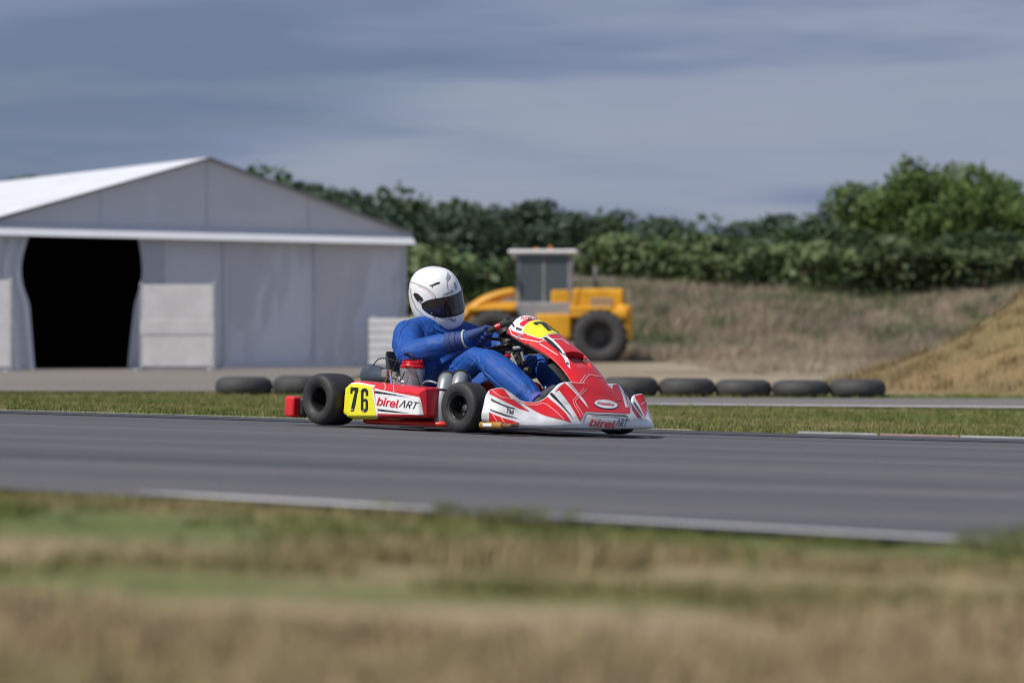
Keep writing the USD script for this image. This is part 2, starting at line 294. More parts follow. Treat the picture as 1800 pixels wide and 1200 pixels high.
# ochre mound on the right
mx, my = np.arange(1.2, 18, .3), np.arange(28.5, 45, .35)
mm = sheet(mx, my, lambda X, Y: ground_z(X, Y) + mound_z(X, Y) - .08)
obj(None, 'mound', subm(mm, (mm.vertices[:, 2][mm.faces] - ground_z(mm.vertices[:, 0], mm.vertices[:, 1])[mm.faces]).max(1) > -.06), DUNE, smooth=True, label='low ochre mound of soil and dry grass at right', kind='structure')
# kerb, blocks of red and white
kb = thing('kerb', 'flat kerb of worn red and white blocks on the far edge at right', 'kerb')
for i in range(14):
    x0 = 1.75 + i * .5; c = np.array([[x0 + .01, 16.99], [x0 + .49, 16.99], [x0 + .49, 17.08], [x0 + .01, 17.08]])
    zb = ground_z(c[:, 0], c[:, 1]); top = zb + np.array([.008, .008, .016, .016])
    v = np.vstack([np.c_[c, zb - .05], np.c_[c, top]]); h = trimesh.Trimesh(v, process=False).convex_hull
    obj(kb, 'kerb_block', h, KRED if i % 3 == 1 else KWHITE, smooth=False)

# ------------------------------------------------------------------ projection of flat print from where it was measured onto a surface
CL = KM.T @ (EYE - KO)
def rays(px): px = np.asarray(px, float); return np.stack([(px[:, 0] - 900) / FPX, np.ones(len(px)), (600 - px[:, 1]) / FPX], 1) @ KM
def to_px(p): w = KO + np.asarray(p) @ KM.T - EYE; return np.stack([900 + FPX * w[..., 0] / w[..., 1], 600 - FPX * w[..., 2] / w[..., 1]], -1)
def U(px, py, X=None, Y=None, Z=None):
    d = rays([(px, py)])[0]; k, v = (0, X) if X is not None else (1, Y) if Y is not None else (2, Z)
    return CL + (v - CL[k]) / d[k] * d
class Surf:
    def __init__(s, mesh):
        mesh = tm(mesh); mesh = trimesh.Trimesh(mesh.vertices, mesh.faces, process=True); s.v, s.f, s.n = np.array(mesh.vertices), np.array(mesh.faces), np.array(mesh.vertex_normals)
        s.px = to_px(s.v); t = s.px[s.f]; s.lo, s.hi = t.min(1), t.max(1); s.e = s.v - CL; s.depth = np.linalg.norm(s.e, axis=1)
    def hit(s, px):
        px = np.asarray(px, float); d = rays(px); n = len(px); out = np.full((n, 3), np.nan); nor = np.zeros((n, 3))
        cand = np.nonzero((s.lo <= px.max(0)).all(1) & (s.hi >= px.min(0)).all(1))[0]
        for i0 in range(0, n, 400):
            q = px[i0:i0 + 400]; inside = np.ones((len(q), len(cand)), bool)
            for k in (0, 1): inside &= (s.lo[cand, k][None] <= q[:, k, None]) & (s.hi[cand, k][None] >= q[:, k, None])
            I, J = np.nonzero(inside); T = s.f[cand[J]]
            a, b, g = s.px[T[:, 0]], s.px[T[:, 1]], s.px[T[:, 2]]; r = q[I] - a
            den = (b[:, 0] - a[:, 0]) * (g[:, 1] - a[:, 1]) - (b[:, 1] - a[:, 1]) * (g[:, 0] - a[:, 0]); den = np.where(np.abs(den) < 1e-12, 1e-12, den)
            u = (r[:, 0] * (g[:, 1] - a[:, 1]) - r[:, 1] * (g[:, 0] - a[:, 0])) / den; w = ((b[:, 0] - a[:, 0]) * r[:, 1] - (b[:, 1] - a[:, 1]) * r[:, 0]) / den
            ok = (u >= -1e-6) & (w >= -1e-6) & (u + w <= 1 + 1e-6); I, T, u, w = I[ok], T[ok], u[ok], w[ok]
            A = s.v[T[:, 0]]; N = np.cross(s.v[T[:, 1]] - A, s.v[T[:, 2]] - A); dn = np.einsum('ij,ij->i', N, d[i0 + I]); good = np.abs(dn) > 1e-14
            I, T, u, w, A, N, dn = (x[good] for x in (I, T, u, w, A, N, dn)); t = np.einsum('ij,ij->i', N, A - CL) / dn
            o = np.lexsort((t, I)); first = np.unique(I[o], return_index=True)[1]; o = o[first]; rows_ = i0 + I[o]
            out[rows_] = CL + t[o, None] * d[rows_]; nor[rows_] = s.n[T[o, 0]] * (1 - u[o] - w[o])[:, None] + s.n[T[o, 1]] * u[o, None] + s.n[T[o, 2]] * w[o, None]
        for k in np.nonzero(np.isnan(out[:, 0]))[0]:      # past the outline: the nearest point of the outline
            dd = np.linalg.norm(s.px - px[k], axis=1) + 20 * (s.depth - s.depth.min()); j = dd.argmin(); out[k] = s.v[j]; nor[k] = s.n[j]
        nor /= np.linalg.norm(nor, axis=1, keepdims=True) + 1e-12
        flip = np.einsum('ij,ij->i', nor, d) > 0; nor[flip] *= -1
        return out, nor
def print_mesh(surf, V, F, layer, edge=4.0):
    V, F = np.asarray(V, float), np.asarray(F)
    V3, F = trimesh.remesh.subdivide_to_size(np.c_[V, np.zeros(len(V))], F, edge, max_iter=12)
    m = trimesh.Trimesh(V3, F, process=False); m.merge_vertices()
    p, n = surf.hit(m.vertices[:, :2]); t = p[m.faces]; long = np.linalg.norm(t - np.roll(t, 1, axis=1), axis=2).max(1)
    keep = long < .055 if (long < .055).any() else long < 9     # nothing spans a hollow of the surface
    return trimesh.Trimesh(p + n * (.0012 * layer), m.faces[keep], process=False)
def poly(pts, o=(0, 0), s=1.0): return Polygon(np.asarray(o) + np.asarray(pts, float) / s).buffer(0)
def tri_of(g):
    out = []
    for q in getattr(g, 'geoms', [g]):
        if q.area > 0: out.append(trimesh.creation.triangulate_polygon(q, engine='earcut'))
    V, F, n = [], [], 0
    for v, f in out: V.append(v); F.append(np.asarray(f) + n); n += len(v)
    return np.vstack(V), np.vstack(F)
def sticker(parent, name, mat, surf, geom, layer=1, edge=4.0, label=None):
    return obj(parent, name, print_mesh(surf, *tri_of(geom), layer, edge), mat, smooth=True, label=label)
def stripe(pts, w, o=(0, 0), s=1.0): return LineString(np.asarray(o) + np.asarray(pts, float) / s).buffer(w / 2, cap_style=2)
def letters(text, quad, bold=False, shear=0.0):
    """2-D triangles of the text, its box mapped on quad = (top-left, top-right, bottom-left) pixels"""
    m = meshkit.text_mesh(text, 1.0, .1, bold=bold); v, f = np.array(m.vertices), np.array(m.faces)
    topf = (v[f][:, :, 2] > .09).all(1); f = f[topf]; idx, inv = np.unique(f, return_inverse=True); v, f = v[idx][:, :2], inv.reshape(-1, 3)
    v[:, 0] += shear * v[:, 1]; lo, hi = v.min(0), v.max(0); t = (v - lo) / (hi - lo); tl, tr, bl = map(np.array, quad)
    return tl + t[:, :1] * (tr - tl) + (1 - t[:, 1:]) * (bl - tl), f
def lettering(parent, name, mat, surf, text, quad, layer=4, bold=False, shear=0.0):
    V, F = letters(text, quad, bold, shear); return obj(parent, name, print_mesh(surf, V, F, layer, 5.0), mat, smooth=True)

# ------------------------------------------------------------------ the kart
KART = np.eye(4); KART[:3, :3] = KM; KART[:3, 3] = KO
kart = thing('go_kart', 'red and white racing kart numbered 76 driving on the track', 'go kart', mat=KART)
def part(name, label=None):
    x = UsdGeom.Xform.Define(stage, numbered(f'{kart.GetPath()}/{name}')); return tag(x, label)

# wheels
def wheel(cx, cy, R, hw, side, steer=0, label=None):
    w = part('wheel', label); k = R / .14; q = hw / .10
    prof = [(-.070 * q, .060), (-.080 * q, .0655), (-.088 * q, .073), (-.096 * q, .086 * k), (-.100 * q, .103 * k), (-.097 * q, .119 * k), (-.088 * q, .131 * k), (-.070 * q, .1375 * k), (-.04 * q, .1395 * k), (0, .14 * k),
            (.04 * q, .1395 * k), (.070 * q, .1375 * k), (.088 * q, .131 * k), (.097 * q, .119 * k), (.1 * q, .103 * k), (.096 * q, .086 * k), (.088 * q, .073), (.080 * q, .0655), (.070 * q, .060)]
    pr = PchipInterpolator(np.arange(len(prof)), np.array(prof))(np.linspace(0, len(prof) - 1, 90))
    pr[:, 1] += np.where((np.abs(pr[:, 0]) > .09 * q) & (np.abs(pr[:, 1] - .098 * k) < .0015), .0, 0)
    tyre = lathe_y(pr, 96)
    rim = lathe_y([(-.083 * q, .0625), (-.084 * q, .0655), (-.079 * q, .0665), (-.074 * q, .061), (-.03 * q, .055), (.0, .052), (.03 * q, .055), (.074 * q, .061), (.079 * q, .0665), (.084 * q, .0655), (.083 * q, .0625)], 64)
    disc = lathe_y([(side * .004, .0), (side * .004, .03), (-side * .004, .0530)], 48)
    hub = [lathe_y([(side * .004, .018), (side * .009, .017), (side * .011, .010), (side * .011, 0)], 32)]
    for a in range(3):
        t = a * 2.094 + .5; hub.append(cyl((.036 * math.cos(t), side * .01, .036 * math.sin(t)), (.036 * math.cos(t), side * .016, .036 * math.sin(t)), .006, 8))
    T = trimesh.transformations.rotation_matrix(math.radians(steer), [0, 0, 1]); T[:3, 3] = (cx, cy, R)
    for nm, m, mt in (('tyre', tyre, RUBBER), ('rim', cat([rim, disc]), RIMM), ('hub', cat(hub), RIMM if cx < .5 else LGREYM)):
        m.apply_transform(T); m.vertices[:, 2] = np.maximum(m.vertices[:, 2], .0015); obj(w, nm, m, mt)
wheel(0, -.59, .14, .104, -1); wheel(0, .59, .14, .104, 1)
wheel(1.045, -.545, .13, .068, -1, 3); wheel(1.045, .545, .13, .068, 1, 3)
obj(kart, 'rear_axle', cyl((0, -.58, .14), (0, .58, .14), .025), STEEL)
for s_ in (-1, 1): obj(kart, 'stub_axle', [cyl((1.045, s_ * .5, .13), (1.045, s_ * .355, .10), .014), cyl((1.045, s_ * .36, .06), (1.045, s_ * .36, .16), .016)], BLACKP)
for s_ in (-1, 1):
    obj(kart, 'frame_tube', tube([(-.25, s_ * .30, .06), (.05, s_ * .31, .06), (.45, s_ * .30, .05), (.8, s_ * .26, .05), (1.05, s_ * .34, .06), (1.30, s_ * .2, .06)], .016, 40), REDF)
    obj(kart, 'pod_bar', tube([(.16, s_ * .34, .035), (.19, s_ * .50, .033), (.24, s_ * .53, .032), (.75, s_ * .53, .034), (.82, s_ * .50, .036), (.86, s_ * .32, .04)], .0135, 60), REDF)
for x in (-.2, .3, .95, 1.28): obj(kart, 'cross_tube', cyl((x, -.3 if x < 1 else -.2, .055), (x, .3 if x < 1 else .2, .055), .015), REDF)
obj(kart, 'floor_tray', rbox((.45, -.27, .032), (1.36, .27, .04), .003), ALU)
ga, gb = U(846, 746.5, Y=-.60), U(884, 747.5, Y=-.60)
obj(kart, 'bumper_sleeve', [cyl(ga, gb, .0165)], GOLD, label='gold sleeve on the tube behind the front wheel')
obj(kart, 'bumper_tube', tube([gb, gb + (gb - ga) * .35, (1.34, -.46, .050)], .0115, 12), BROWNW)
for s_ in (-1, 1): obj(kart, 'front_bar', cyl((1.00, s_ * .50, .046), (1.34, s_ * .40, .052), .0125), DRED)
sl = Surf(cyl(ga, gb, .0165))
sticker(kart, 'sleeve_label', WHITE, sl, poly([(849, 743.5), (864, 744), (864, 749.5), (849, 749)]), 1, 1.5)
# rear bumper
rb = obj(kart, 'rear_bumper', [rbox((-.335, -.60, .035), (-.235, .60, .145), .02), rbox((-.345, -.52, .06), (-.33, .52, .12), .006)], BLACKP)
for s_ in (-1, 1): obj(rb, 'end_cap', rbox((-.345, -.645 if s_ < 0 else .575, .032), (-.262, -.575 if s_ < 0 else .645, .149), .018), RED)
for s_ in (-1, 1): obj(kart, 'bumper_bracket', cyl((-.25, s_ * .30, .06), (-.27, s_ * .32, .09), .014), BLACKP)

# side pods
def pod_mesh(flip=1):
    sph = []
    for (x, y), Y, r in [((622, 679), -.613, .009), ((614, 684), -.613, .009), ((611, 724), -.613, .009), ((616, 729), -.613, .009), ((740, 728), -.613, .010), ((740, 692), -.613, .010),
                         ((622, 671), -.585, .008), ((615, 675), -.585, .008), ((743, 685), -.582, .010), ((744, 727), -.582, .012), ((620, 735), -.58, .006), ((743, 732), -.578, .006),
                         ((623, 671), -.50, .008), ((616, 676), -.50, .008), ((768, 684), -.50, .010), ((768, 727), -.50, .01), ((622, 735), -.50, .006), ((766, 732), -.50, .006)]:
        p = U(x, y, Y=(-.60 if Y < -.55 or x < 700 else -.50)); sph.append(((p[0], Y * flip, p[2]), r))
    return tm(hull(sph, 16))
pod = obj(kart, 'side_pod', pod_mesh(), RED, smooth=25)
S = Surf(pod_mesh().subdivide().subdivide())
z2 = ((630, 620), 10.0)
Z = lambda pts: poly(pts, *z2)
sticker(pod, 'white_border', WHITE, S, poly([(604, 686), (613, 673.5), (630, 671.5), (660, 677.5), (656.5, 682), (664, 730), (665, 740), (604, 740)]), 1)
sticker(pod, 'number_plate', YELLOW, S, poly([(604, 690), (613, 676), (630, 674.5), (656, 680), (653.5, 684), (657, 702), (661.5, 728), (662.5, 740), (604, 740)]), 2)
sticker(pod, 'white_panel', WHITE, S, Z([(285, 622), (450, 658), (700, 708), (1078, 778), (1097, 830), (1146, 1088), (700, 1076), (345, 1066), (320, 1000)]), 1)
sticker(pod, 'black_stripe', BLACKST, S, Z([(290, 672), (315, 668), (600, 720), (900, 782), (600, 742), (292, 706)]), 2)
sticker(pod, 'black_stripe', BLACKST, S, Z([(340, 982), (360, 985), (650, 1022), (920, 1064), (650, 1048), (346, 1018)]), 2)
sticker(pod, 'pinstripe', PINK, S, stripe([(390, 512), (460, 535), (478, 600), (462, 655)], 1.2, *z2).union(stripe([(660, 525), (625, 540), (615, 600), (630, 690)], 1.2, *z2)), 1, 2)
def digit_seven(x, y, w, h, t):   # slim racing figures, pixel box
    return poly([(x, y), (x + w, y + h * .035), (x + w * .98, y + h * .20), (x + w * .45, y + h * 1.0), (x + w * .02, y + h), (x + w * .62, y + h * .2), (x + w * .30, y + h * .18), (x + w * .26, y + h * .33), (x - w * .02, y + h * .32)])
def digit_six(x, y, w, h, t):
    o = Polygon([(x + w * .25, y), (x + w * .75, y), (x + w, y + h * .10), (x + w, y + h * .32), (x + w * .66, y + h * .32), (x + w * .66, y + h * .15), (x + w * .42, y + h * .15), (x + w * .36, y + h * .2), (x + w * .34, y + h * .44), (x + w * .8, y + h * .44), (x + w * .97, y + h * .54), (x + w * .95, y + h * .9), (x + w * .72, y + h), (x + w * .22, y + h), (x - w * .02, y + h * .9), (x, y + h * .1)])
    return o.difference(Polygon([(x + w * .34, y + h * .55), (x + w * .64, y + h * .55), (x + w * .62, y + h * .86), (x + w * .33, y + h * .86)])).buffer(.3).buffer(-.3)
sticker(pod, 'digit_seven', BLACKST, S, poly([(617.2, 680.5), (630.8, 681.2), (630.8, 685), (628.6, 694), (625.6, 712), (622.4, 722.6), (617.2, 722.6), (619.2, 711), (624.8, 687), (620.8, 686.8), (620.4, 691.8), (616.4, 691.6)]), 3, 3)
sticker(pod, 'digit_six', BLACKST, S, digit_six(635.4, 682.2, 12.6, 42, 3.6), 3, 3)
sticker(pod, 'small_mark', GREYST, S, poly([(618.2, 718), (621.5, 718), (621.5, 721), (618.2, 721)]), 4, 3); sticker(pod, 'small_mark', GREYST, S, poly([(638, 720.5), (641.6, 721), (641, 723.6), (638, 723)]), 4, 3)
lettering(pod, 'red_lettering', RED, S, 'birel', ((664.2, 696.8), (701.8, 702.2), (662.4, 712.0)), 3, True, .18)
lettering(pod, 'black_lettering', BLACKST, S, 'ΛRT', ((704.6, 702.4), (737.4, 706.8), (701.6, 714.8)), 3, False, .28)
pl = obj(kart, 'side_pod', pod_mesh(-1), RED, smooth=25)

# front bumper
tp = np.array([(0, -.605, 1.255, .19), (.02, -.59, 1.268, .222), (.06, -.55, 1.31, .233), (.11, -.50, 1.338, .207), (.16, -.44, 1.362, .169), (.2, -.39, 1.385, .165), (.25, -.335, 1.402, .184), (.3, -.285, 1.408, .226), (.36, -.225, 1.405, .266), (.4, -.18, 1.42, .274),
               (.5, 0, 1.43, .27), (.6, .18, 1.40, .272), (.64, .22, 1.385, .264), (.7, .29, 1.35, .232), (.75, .345, 1.325, .19), (.8, .40, 1.29, .156), (.85, .45, 1.25, .158), (.9, .50, 1.21, .181), (.94, .545, 1.18, .214), (.98, .60, 1.18, .222), (1, .617, 1.19, .19)])
bt = np.array([(0, -.622, 1.255, .066), (.06, -.585, 1.335, .055), (.11, -.545, 1.39, .042), (.2, -.44, 1.462, .042), (.3, -.31, 1.52, .043), (.4, -.16, 1.548, .045), (.5, 0, 1.556, .046), (.6, .16, 1.545, .047), (.7, .31, 1.50, .048), (.8, .43, 1.43, .048), (.9, .54, 1.33, .048), (1, .632, 1.215, .05)])
fT, fB = PchipInterpolator(tp[:, 0], tp[:, [2, 1, 3]]), PchipInterpolator(bt[:, 0], bt[:, [2, 1, 3]])
bulge = PchipInterpolator([0, .1, .28, .55, .8, 1], [-.004, .017, .027, .016, .006, 0])
def bumper(s, v):
    s, v = np.broadcast_arrays(s, v); T, B = fT(s), fB(s); d = fB(np.clip(s + .01, 0, 1)) - fB(np.clip(s - .01, 0, 1))
    nrm = np.stack([d[..., 1], -d[..., 0], 0 * s], -1); nrm /= np.linalg.norm(nrm, axis=-1, keepdims=True)
    k = .55 + .45 * np.sin(np.pi * s) ** .8
    return B + (T - B) * v[..., None] + nrm * (bulge(v) * k)[..., None], nrm
ss = np.linspace(0, 1, 200); vv = np.linspace(0, 1, 40)
BS, BN = bumper(ss[:, None], vv[None])
inn = BN[:, :1]
rows = [BS[:, :1] - inn * .05 + [0, 0, .004], BS[:, :1] - inn * .018 + [0, 0, -.004], BS, BS[:, -1:] - inn * .006 + [0, 0, .003], BS[:, -1:] - inn * .013 + [0, 0, -.001], BS[:, -1:] - inn * .016 + [0, 0, -.018]]
bump_outer = grid(np.concatenate(rows, 1))
bmp = obj(kart, 'front_bumper', bump_outer, SOILED, smooth=55)
IN = np.concatenate([BS[:, :1] - inn * .05 + [0, 0, .008], BS - BN * .007 - [0, 0, .001]], 1)
obj(bmp, 'inner_face', grid(IN), BLACKP, smooth=50)
for k in (0, -1):
    e = np.vstack([np.concatenate(rows, 1)[k, 1:-1], IN[k][::-1]]); c = e.mean(0)
    obj(bmp, 'end_flange', trimesh.Trimesh(np.vstack([e, c]), [[i, (i + 1) % len(e), len(e)] for i in range(len(e))], process=False), SOILED, smooth=False)
B_ = Surf(grid(BS))
z6, z5 = ((840, 640), 9.23), ((980, 640), 8.571)
A6 = lambda pts: poly(pts, *z6)
A5 = lambda pts: poly(pts, *z5)
def mix6(*parts):  # polygon given by points from either enlargement
    return Polygon([np.asarray(z[0]) + np.asarray(p, float) / z[1] for z, ps in parts for p in ps]).buffer(0)
sticker(bmp, 'red_panel', RED, B_, A6([(180, 380), (230, 375), (400, 380), (475, 480), (555, 562), (700, 665), (830, 765), (815, 768), (690, 727), (560, 668), (400, 585), (190, 483)]), 1)
sticker(bmp, 'red_panel', RED, B_, A6([(605, 565), (720, 612), (900, 618), (1000, 570), (1090, 520), (1125, 522), (1185, 578), (1320, 690), (1430, 800), (1515, 945), (1400, 908), (1250, 878), (1080, 832), (950, 772), (860, 718), (750, 652)]), 1)
sticker(bmp, 'red_panel', RED, B_, mix6((z6, [(1245, 455), (1320, 370), (1392, 310)]), (z5, [(112, 282), (180, 262), (235, 245), (330, 235), (420, 260), (500, 380), (700, 420), (820, 390), (840, 280), (880, 280), (930, 300), (1000, 314), (1040, 400), (1062, 500), (1080, 600), (1090, 735), (1060, 742), (420, 716), (335, 858), (300, 800), (180, 600), (90, 480), (20, 390)])), 1)
sticker(bmp, 'lower_red_panel', RED, B_, A6([(180, 775), (255, 812), (400, 868), (560, 912), (690, 962), (500, 985), (185, 970)]), 1, label='red wedge low on the side of the bumper')
sticker(bmp, 'white_stripe', WHITE, B_, A5([(112, 285), (178, 268), (240, 345), (330, 455), (420, 575), (468, 668), (395, 590), (300, 478), (200, 368)]), 2)
sticker(bmp, 'black_stripe', GREYST, B_, A5([(150, 280), (172, 276), (240, 362), (330, 470), (300, 450), (220, 368)]), 3)
sticker(bmp, 'black_stripe', BLACKST, B_, A6([(1150, 468), (1190, 458), (1240, 500), (1300, 570), (1400, 690), (1490, 800), (1545, 890), (1480, 815), (1380, 700), (1270, 590), (1200, 530)]), 2)
sticker(bmp, 'black_stripe', BLACKST, B_, A6([(212, 548), (240, 566), (400, 650), (560, 712), (640, 745), (460, 694), (330, 640), (215, 592)]), 2)
sticker(bmp, 'black_stripe', BLACKST, B_, A6([(195, 718), (280, 755), (450, 815), (680, 890), (440, 838), (300, 788), (200, 748)]), 2)
sticker(bmp, 'grey_stripe', GREYST, B_, A6([(555, 560), (570, 556), (700, 655), (835, 762), (825, 764), (690, 668)]), 2)
sticker(bmp, 'pinstripe', PINK, B_, stripe([(215, 410), (330, 500), (400, 540), (480, 545), (555, 570)], 1.1, *z6).union(stripe([(640, 590), (800, 655), (950, 660), (1060, 632), (1130, 660), (1280, 780), (1400, 905)], 1.1, *z6)).union(stripe([(245, 815), (325, 940)], 1.1, *z6)).union(stripe([(375, 855), (440, 955)], 1.1, *z6)), 2, 2)
sticker(bmp, 'pinstripe', PINK, B_, stripe([(395, 365), (285, 490), (228, 550), (250, 620), (355, 800)], 1.0, *z5).union(stripe([(430, 385), (320, 490), (262, 560), (285, 620), (385, 770)], 1.0, *z5)), 4, 2)
for q in ([(900, 305), (935, 309), (985, 400), (1020, 500), (1058, 650), (1018, 650), (980, 500), (945, 400)], [(962, 312), (995, 318), (1035, 400), (1058, 480), (1078, 650), (1066, 640), (1040, 500), (1000, 390)]): sticker(bmp, 'white_stripe', WHITE, B_, A5(q), 2, 3)
sticker(bmp, 'badge', BLACKST, B_, affinity.rotate(affinity.scale(Polygon(np.array([(980 + 727 / 8.571, 640 + 610 / 8.571)]) + np.stack([21.6 * np.cos(np.linspace(0, 6.28, 40)), 8.3 * np.sin(np.linspace(0, 6.28, 40))], 1))), 7), 2, 3)
sticker(bmp, 'badge_face', WHITE, B_, affinity.rotate(Polygon(np.array([(980 + 725 / 8.571, 640 + 604 / 8.571)]) + np.stack([20.4 * np.cos(np.linspace(0, 6.28, 40)), 7.3 * np.sin(np.linspace(0, 6.28, 40))], 1)), 7), 3, 3)
lettering(bmp, 'badge_lettering', RED, B_, 'Freeline', ((1049, 706.2), (1079, 709.2), (1048, 711.5)), 4, True, .35)
sticker(bmp, 'plate_line', GREYST, B_, stripe([(360, 870), (428, 738), (700, 752), (1010, 762), (1055, 800)], 2.0, *z5), 2, 3)
sticker(bmp, 'black_stripe', BLACKST, B_, A5([(485, 752), (700, 762), (1010, 772), (1058, 802), (990, 785), (700, 775), (490, 765)]), 3)
lettering(bmp, 'red_lettering', RED, B_, 'birel', ((1037.5, 735.5), (1081.5, 739.2), (1035.0, 748.3)), 3, True, .15)
lettering(bmp, 'black_lettering', BLACKST, B_, 'ΛRT', ((1084.0, 736.3), (1104.0, 737.6), (1081.0, 748.4)), 3, False, .2)
lettering(bmp, 'side_lettering', BLACKST, B_, 'TM', ((890, 717), (902.5, 721), (889, 725)), 3, True, .1)
sticker(bmp, 'side_lettering', BLACKST, B_, stripe([(888, 713.6), (904, 718)], 1.4), 3, 3)
sticker(bmp, 'red_panel', RED, B_, A5([(1155, 440), (1345, 440), (1345, 560), (1330, 790), (1300, 770), (1230, 610), (1165, 500)]), 1, 3)
sticker(bmp, 'red_panel', DRED, B_, A5([(1105, 600), (1130, 620), (1240, 760), (1265, 810), (1200, 800), (1130, 700)]), 1, 3)
sticker(bmp, 'black_stripe', BLACKST, B_, A5([(1105, 520), (1130, 535), (1200, 630), (1285, 765), (1255, 755), (1170, 640)]), 2, 3)
sticker(bmp, 'pinstripe', WHITE, B_, stripe([(1310, 460), (1318, 565), (1255, 605)], 1.2, *z5), 2, 2)

# front panel above the bumper
nt = np.array([(.858, .568, .045, .025), (.858, .606, .088, .064), (.895, .620, .124, .098), (.97, .596, .135, .098), (1.06, .553, .138, .088), (1.15, .503, .137, .072), (1.24, .45, .134, .06), (1.32, .386, .132, .05), (1.39, .32, .135, .045), (1.445, .255, .150, .036), (1.482, .197, .165, .022), (1.495, .178, .160, .012)])
nl = np.r_[0, np.cumsum(np.linalg.norm(np.diff(nt[:, :2], axis=0), axis=1))]; nl /= nl[-1]
fN = PchipInterpolator(nl, nt)
def panel(u, v, off=0.0):
    u, v = np.broadcast_arrays(np.asarray(u, float), np.asarray(v, float)); ue = np.clip(u * (1 - .055 * v ** 2 * (u > .5) * (u - .5) * 2), 0, 1)
    q = fN(ue); d = fN(np.clip(ue + .006, 0, 1)) - fN(np.clip(ue - .006, 0, 1)); n = np.stack([-d[..., 1], d[..., 0]], -1); n /= np.linalg.norm(n, axis=-1, keepdims=True)
    n = np.where(n[..., :1] < -.3, -n, n) if False else n
    n = np.stack([np.abs(n[..., 0]), np.abs(n[..., 1])], -1)
    av = np.abs(v); dz = q[..., 3] * av ** 2.3
    X = q[..., 0] - .15 * dz * (ue < .3); Zz = q[..., 1] - dz
    # the air slot: a scoop sunk under its upper lip
    sx0, sx1 = 1.262, 1.352; yy = np.abs(v * q[..., 2]); k = (q[..., 0] - sx0) / (sx1 - sx0); wid = .072 - .02 * np.clip(k, 0, 1)
    cut = np.where((k > 0) & (k < 1) & (yy < wid), .034 * (1 - np.clip(k, 0, 1)) ** .8 * np.clip((wid - yy) / .006, 0, 1), 0)
    return np.stack([X + n[..., 0] * (off - cut), v * q[..., 2], Zz + n[..., 1] * (off - cut)], -1)
uu, v_ = np.linspace(0, 1, 260), np.linspace(-1, 1, 90)
NP = panel(uu[:, None], v_[None])
lipL, lipR = NP[:, :1] + [0, .004, -.004], NP[:, -1:] + [0, -.004, -.004]
lipL2, lipR2 = NP[:, :1] + [-.002, .010, -.004], NP[:, -1:] + [-.002, -.010, -.004]
body = np.concatenate([lipL2, lipL, NP, lipR, lipR2], 1)
top_lip = body[:1] + [-.004, 0, -.006]; top_lip2 = body[:1] + [.004, 0, -.012]
body = np.concatenate([top_lip2, top_lip, body], 0)
nas = obj(kart, 'front_panel', grid(body), RED, smooth=40)
inner = panel(uu[::4, None], v_[None, ::4] * .965, -.045) * [1, 1, 1] + [.0, 0, 0]
obj(nas, 'back_face', grid(panel(uu[::4, None], v_[None, ::4] * .97, 0) - [.010, 0, .012] - (np.abs(fN(uu[::4])[:, None, :1] - 1.305) < .075) * np.array([.02, 0, .028])), BLACKP, smooth=50)
N_ = Surf(grid(NP))
z4, z7 = ((850, 540), 10.0), ((820, 520), 4.615)
A4 = lambda pts: poly(pts, *z4)
A7 = lambda pts: poly(pts, *z7)
sticker(nas, 'white_panel', WHITE, N_, A4([(400, 360), (440, 320), (480, 260), (560, 190), (650, 150), (760, 125), (880, 130), (970, 160), (1050, 220), (1110, 255), (1000, 250), (850, 240), (760, 290), (715, 350), (700, 420), (705, 480), (600, 450), (520, 420), (478, 385), (445, 345), (420, 370)]), 1, 3)
sticker(nas, 'white_border', WHITE, N_, A4([(680, 430), (720, 330), (800, 255), (880, 222), (960, 220), (1045, 228), (1110, 255), (1300, 352), (1440, 432), (1500, 480), (1300, 472), (1200, 480), (1110, 502), (1060, 545), (1000, 562), (900, 530), (780, 492)]), 2, 3)
sticker(nas, 'number_plate', YELLOW, N_, A4([(692, 428), (730, 340), (806, 266), (884, 235), (960, 231), (1040, 238), (1100, 264), (1290, 362), (1430, 440), (1470, 465), (1300, 460), (1200, 468), (1106, 490), (1056, 532), (1000, 549), (900, 519), (780, 480)]), 3, 3)
sticker(nas, 'red_mark', RED, N_, A4([(638, 300), (660, 268), (720, 232), (860, 216), (1000, 214), (900, 226), (800, 258), (735, 310), (706, 340), (650, 328)]), 3, 3)
sticker(nas, 'black_stripe', BLACKST, N_, A4([(745, 226), (800, 214), (885, 222), (850, 234), (780, 240)]), 4, 3)
sticker(nas, 'black_dash', BLACKST, N_, A4([(480, 282), (508, 262), (556, 338), (538, 362)]), 2, 3)
sticker(nas, 'black_dash', BLACKST, N_, A4([(572, 352), (600, 354), (682, 386), (666, 420), (575, 396)]), 2, 3)
sticker(nas, 'digit_seven', BLACKST, N_, A4([(862, 292), (905, 272), (1010, 264), (1052, 284), (1195, 418), (1128, 424), (1008, 302), (950, 304), (962, 322), (918, 324)]), 4, 2)
h7, _ = N_.hit(np.array([(937, 568.5), (968, 582)])); ux = lambda x: float(np.interp(x, nt[2:, 0], nl[2:]))
x_top, x_bot = h7[0, 0], h7[1, 0]; g6 = digit_six(0.0, 0.0, 1.0, 2.0, 0)
g6 = Polygon([(.25, 0), (.75, 0), (1, .2), (1, .64), (.66, .64), (.66, .3), (.42, .3), (.36, .4), (.34, .88), (.8, .88), (.97, 1.08), (.95, 1.8), (.72, 2), (.22, 2), (-.02, 1.8), (0, .2)], [[(.34, 1.1), (.64, 1.1), (.62, 1.72), (.33, 1.72)]])
V6, F6 = tri_of(g6); V6, F6 = trimesh.remesh.subdivide_to_size(np.c_[V6, 0 * V6[:, 0]], F6, .12, max_iter=8)
u6 = np.array([ux(x_top + (x_bot - x_top) * q) for q in V6[:, 1] / 2]); y6 = .012 + .052 * V6[:, 0]
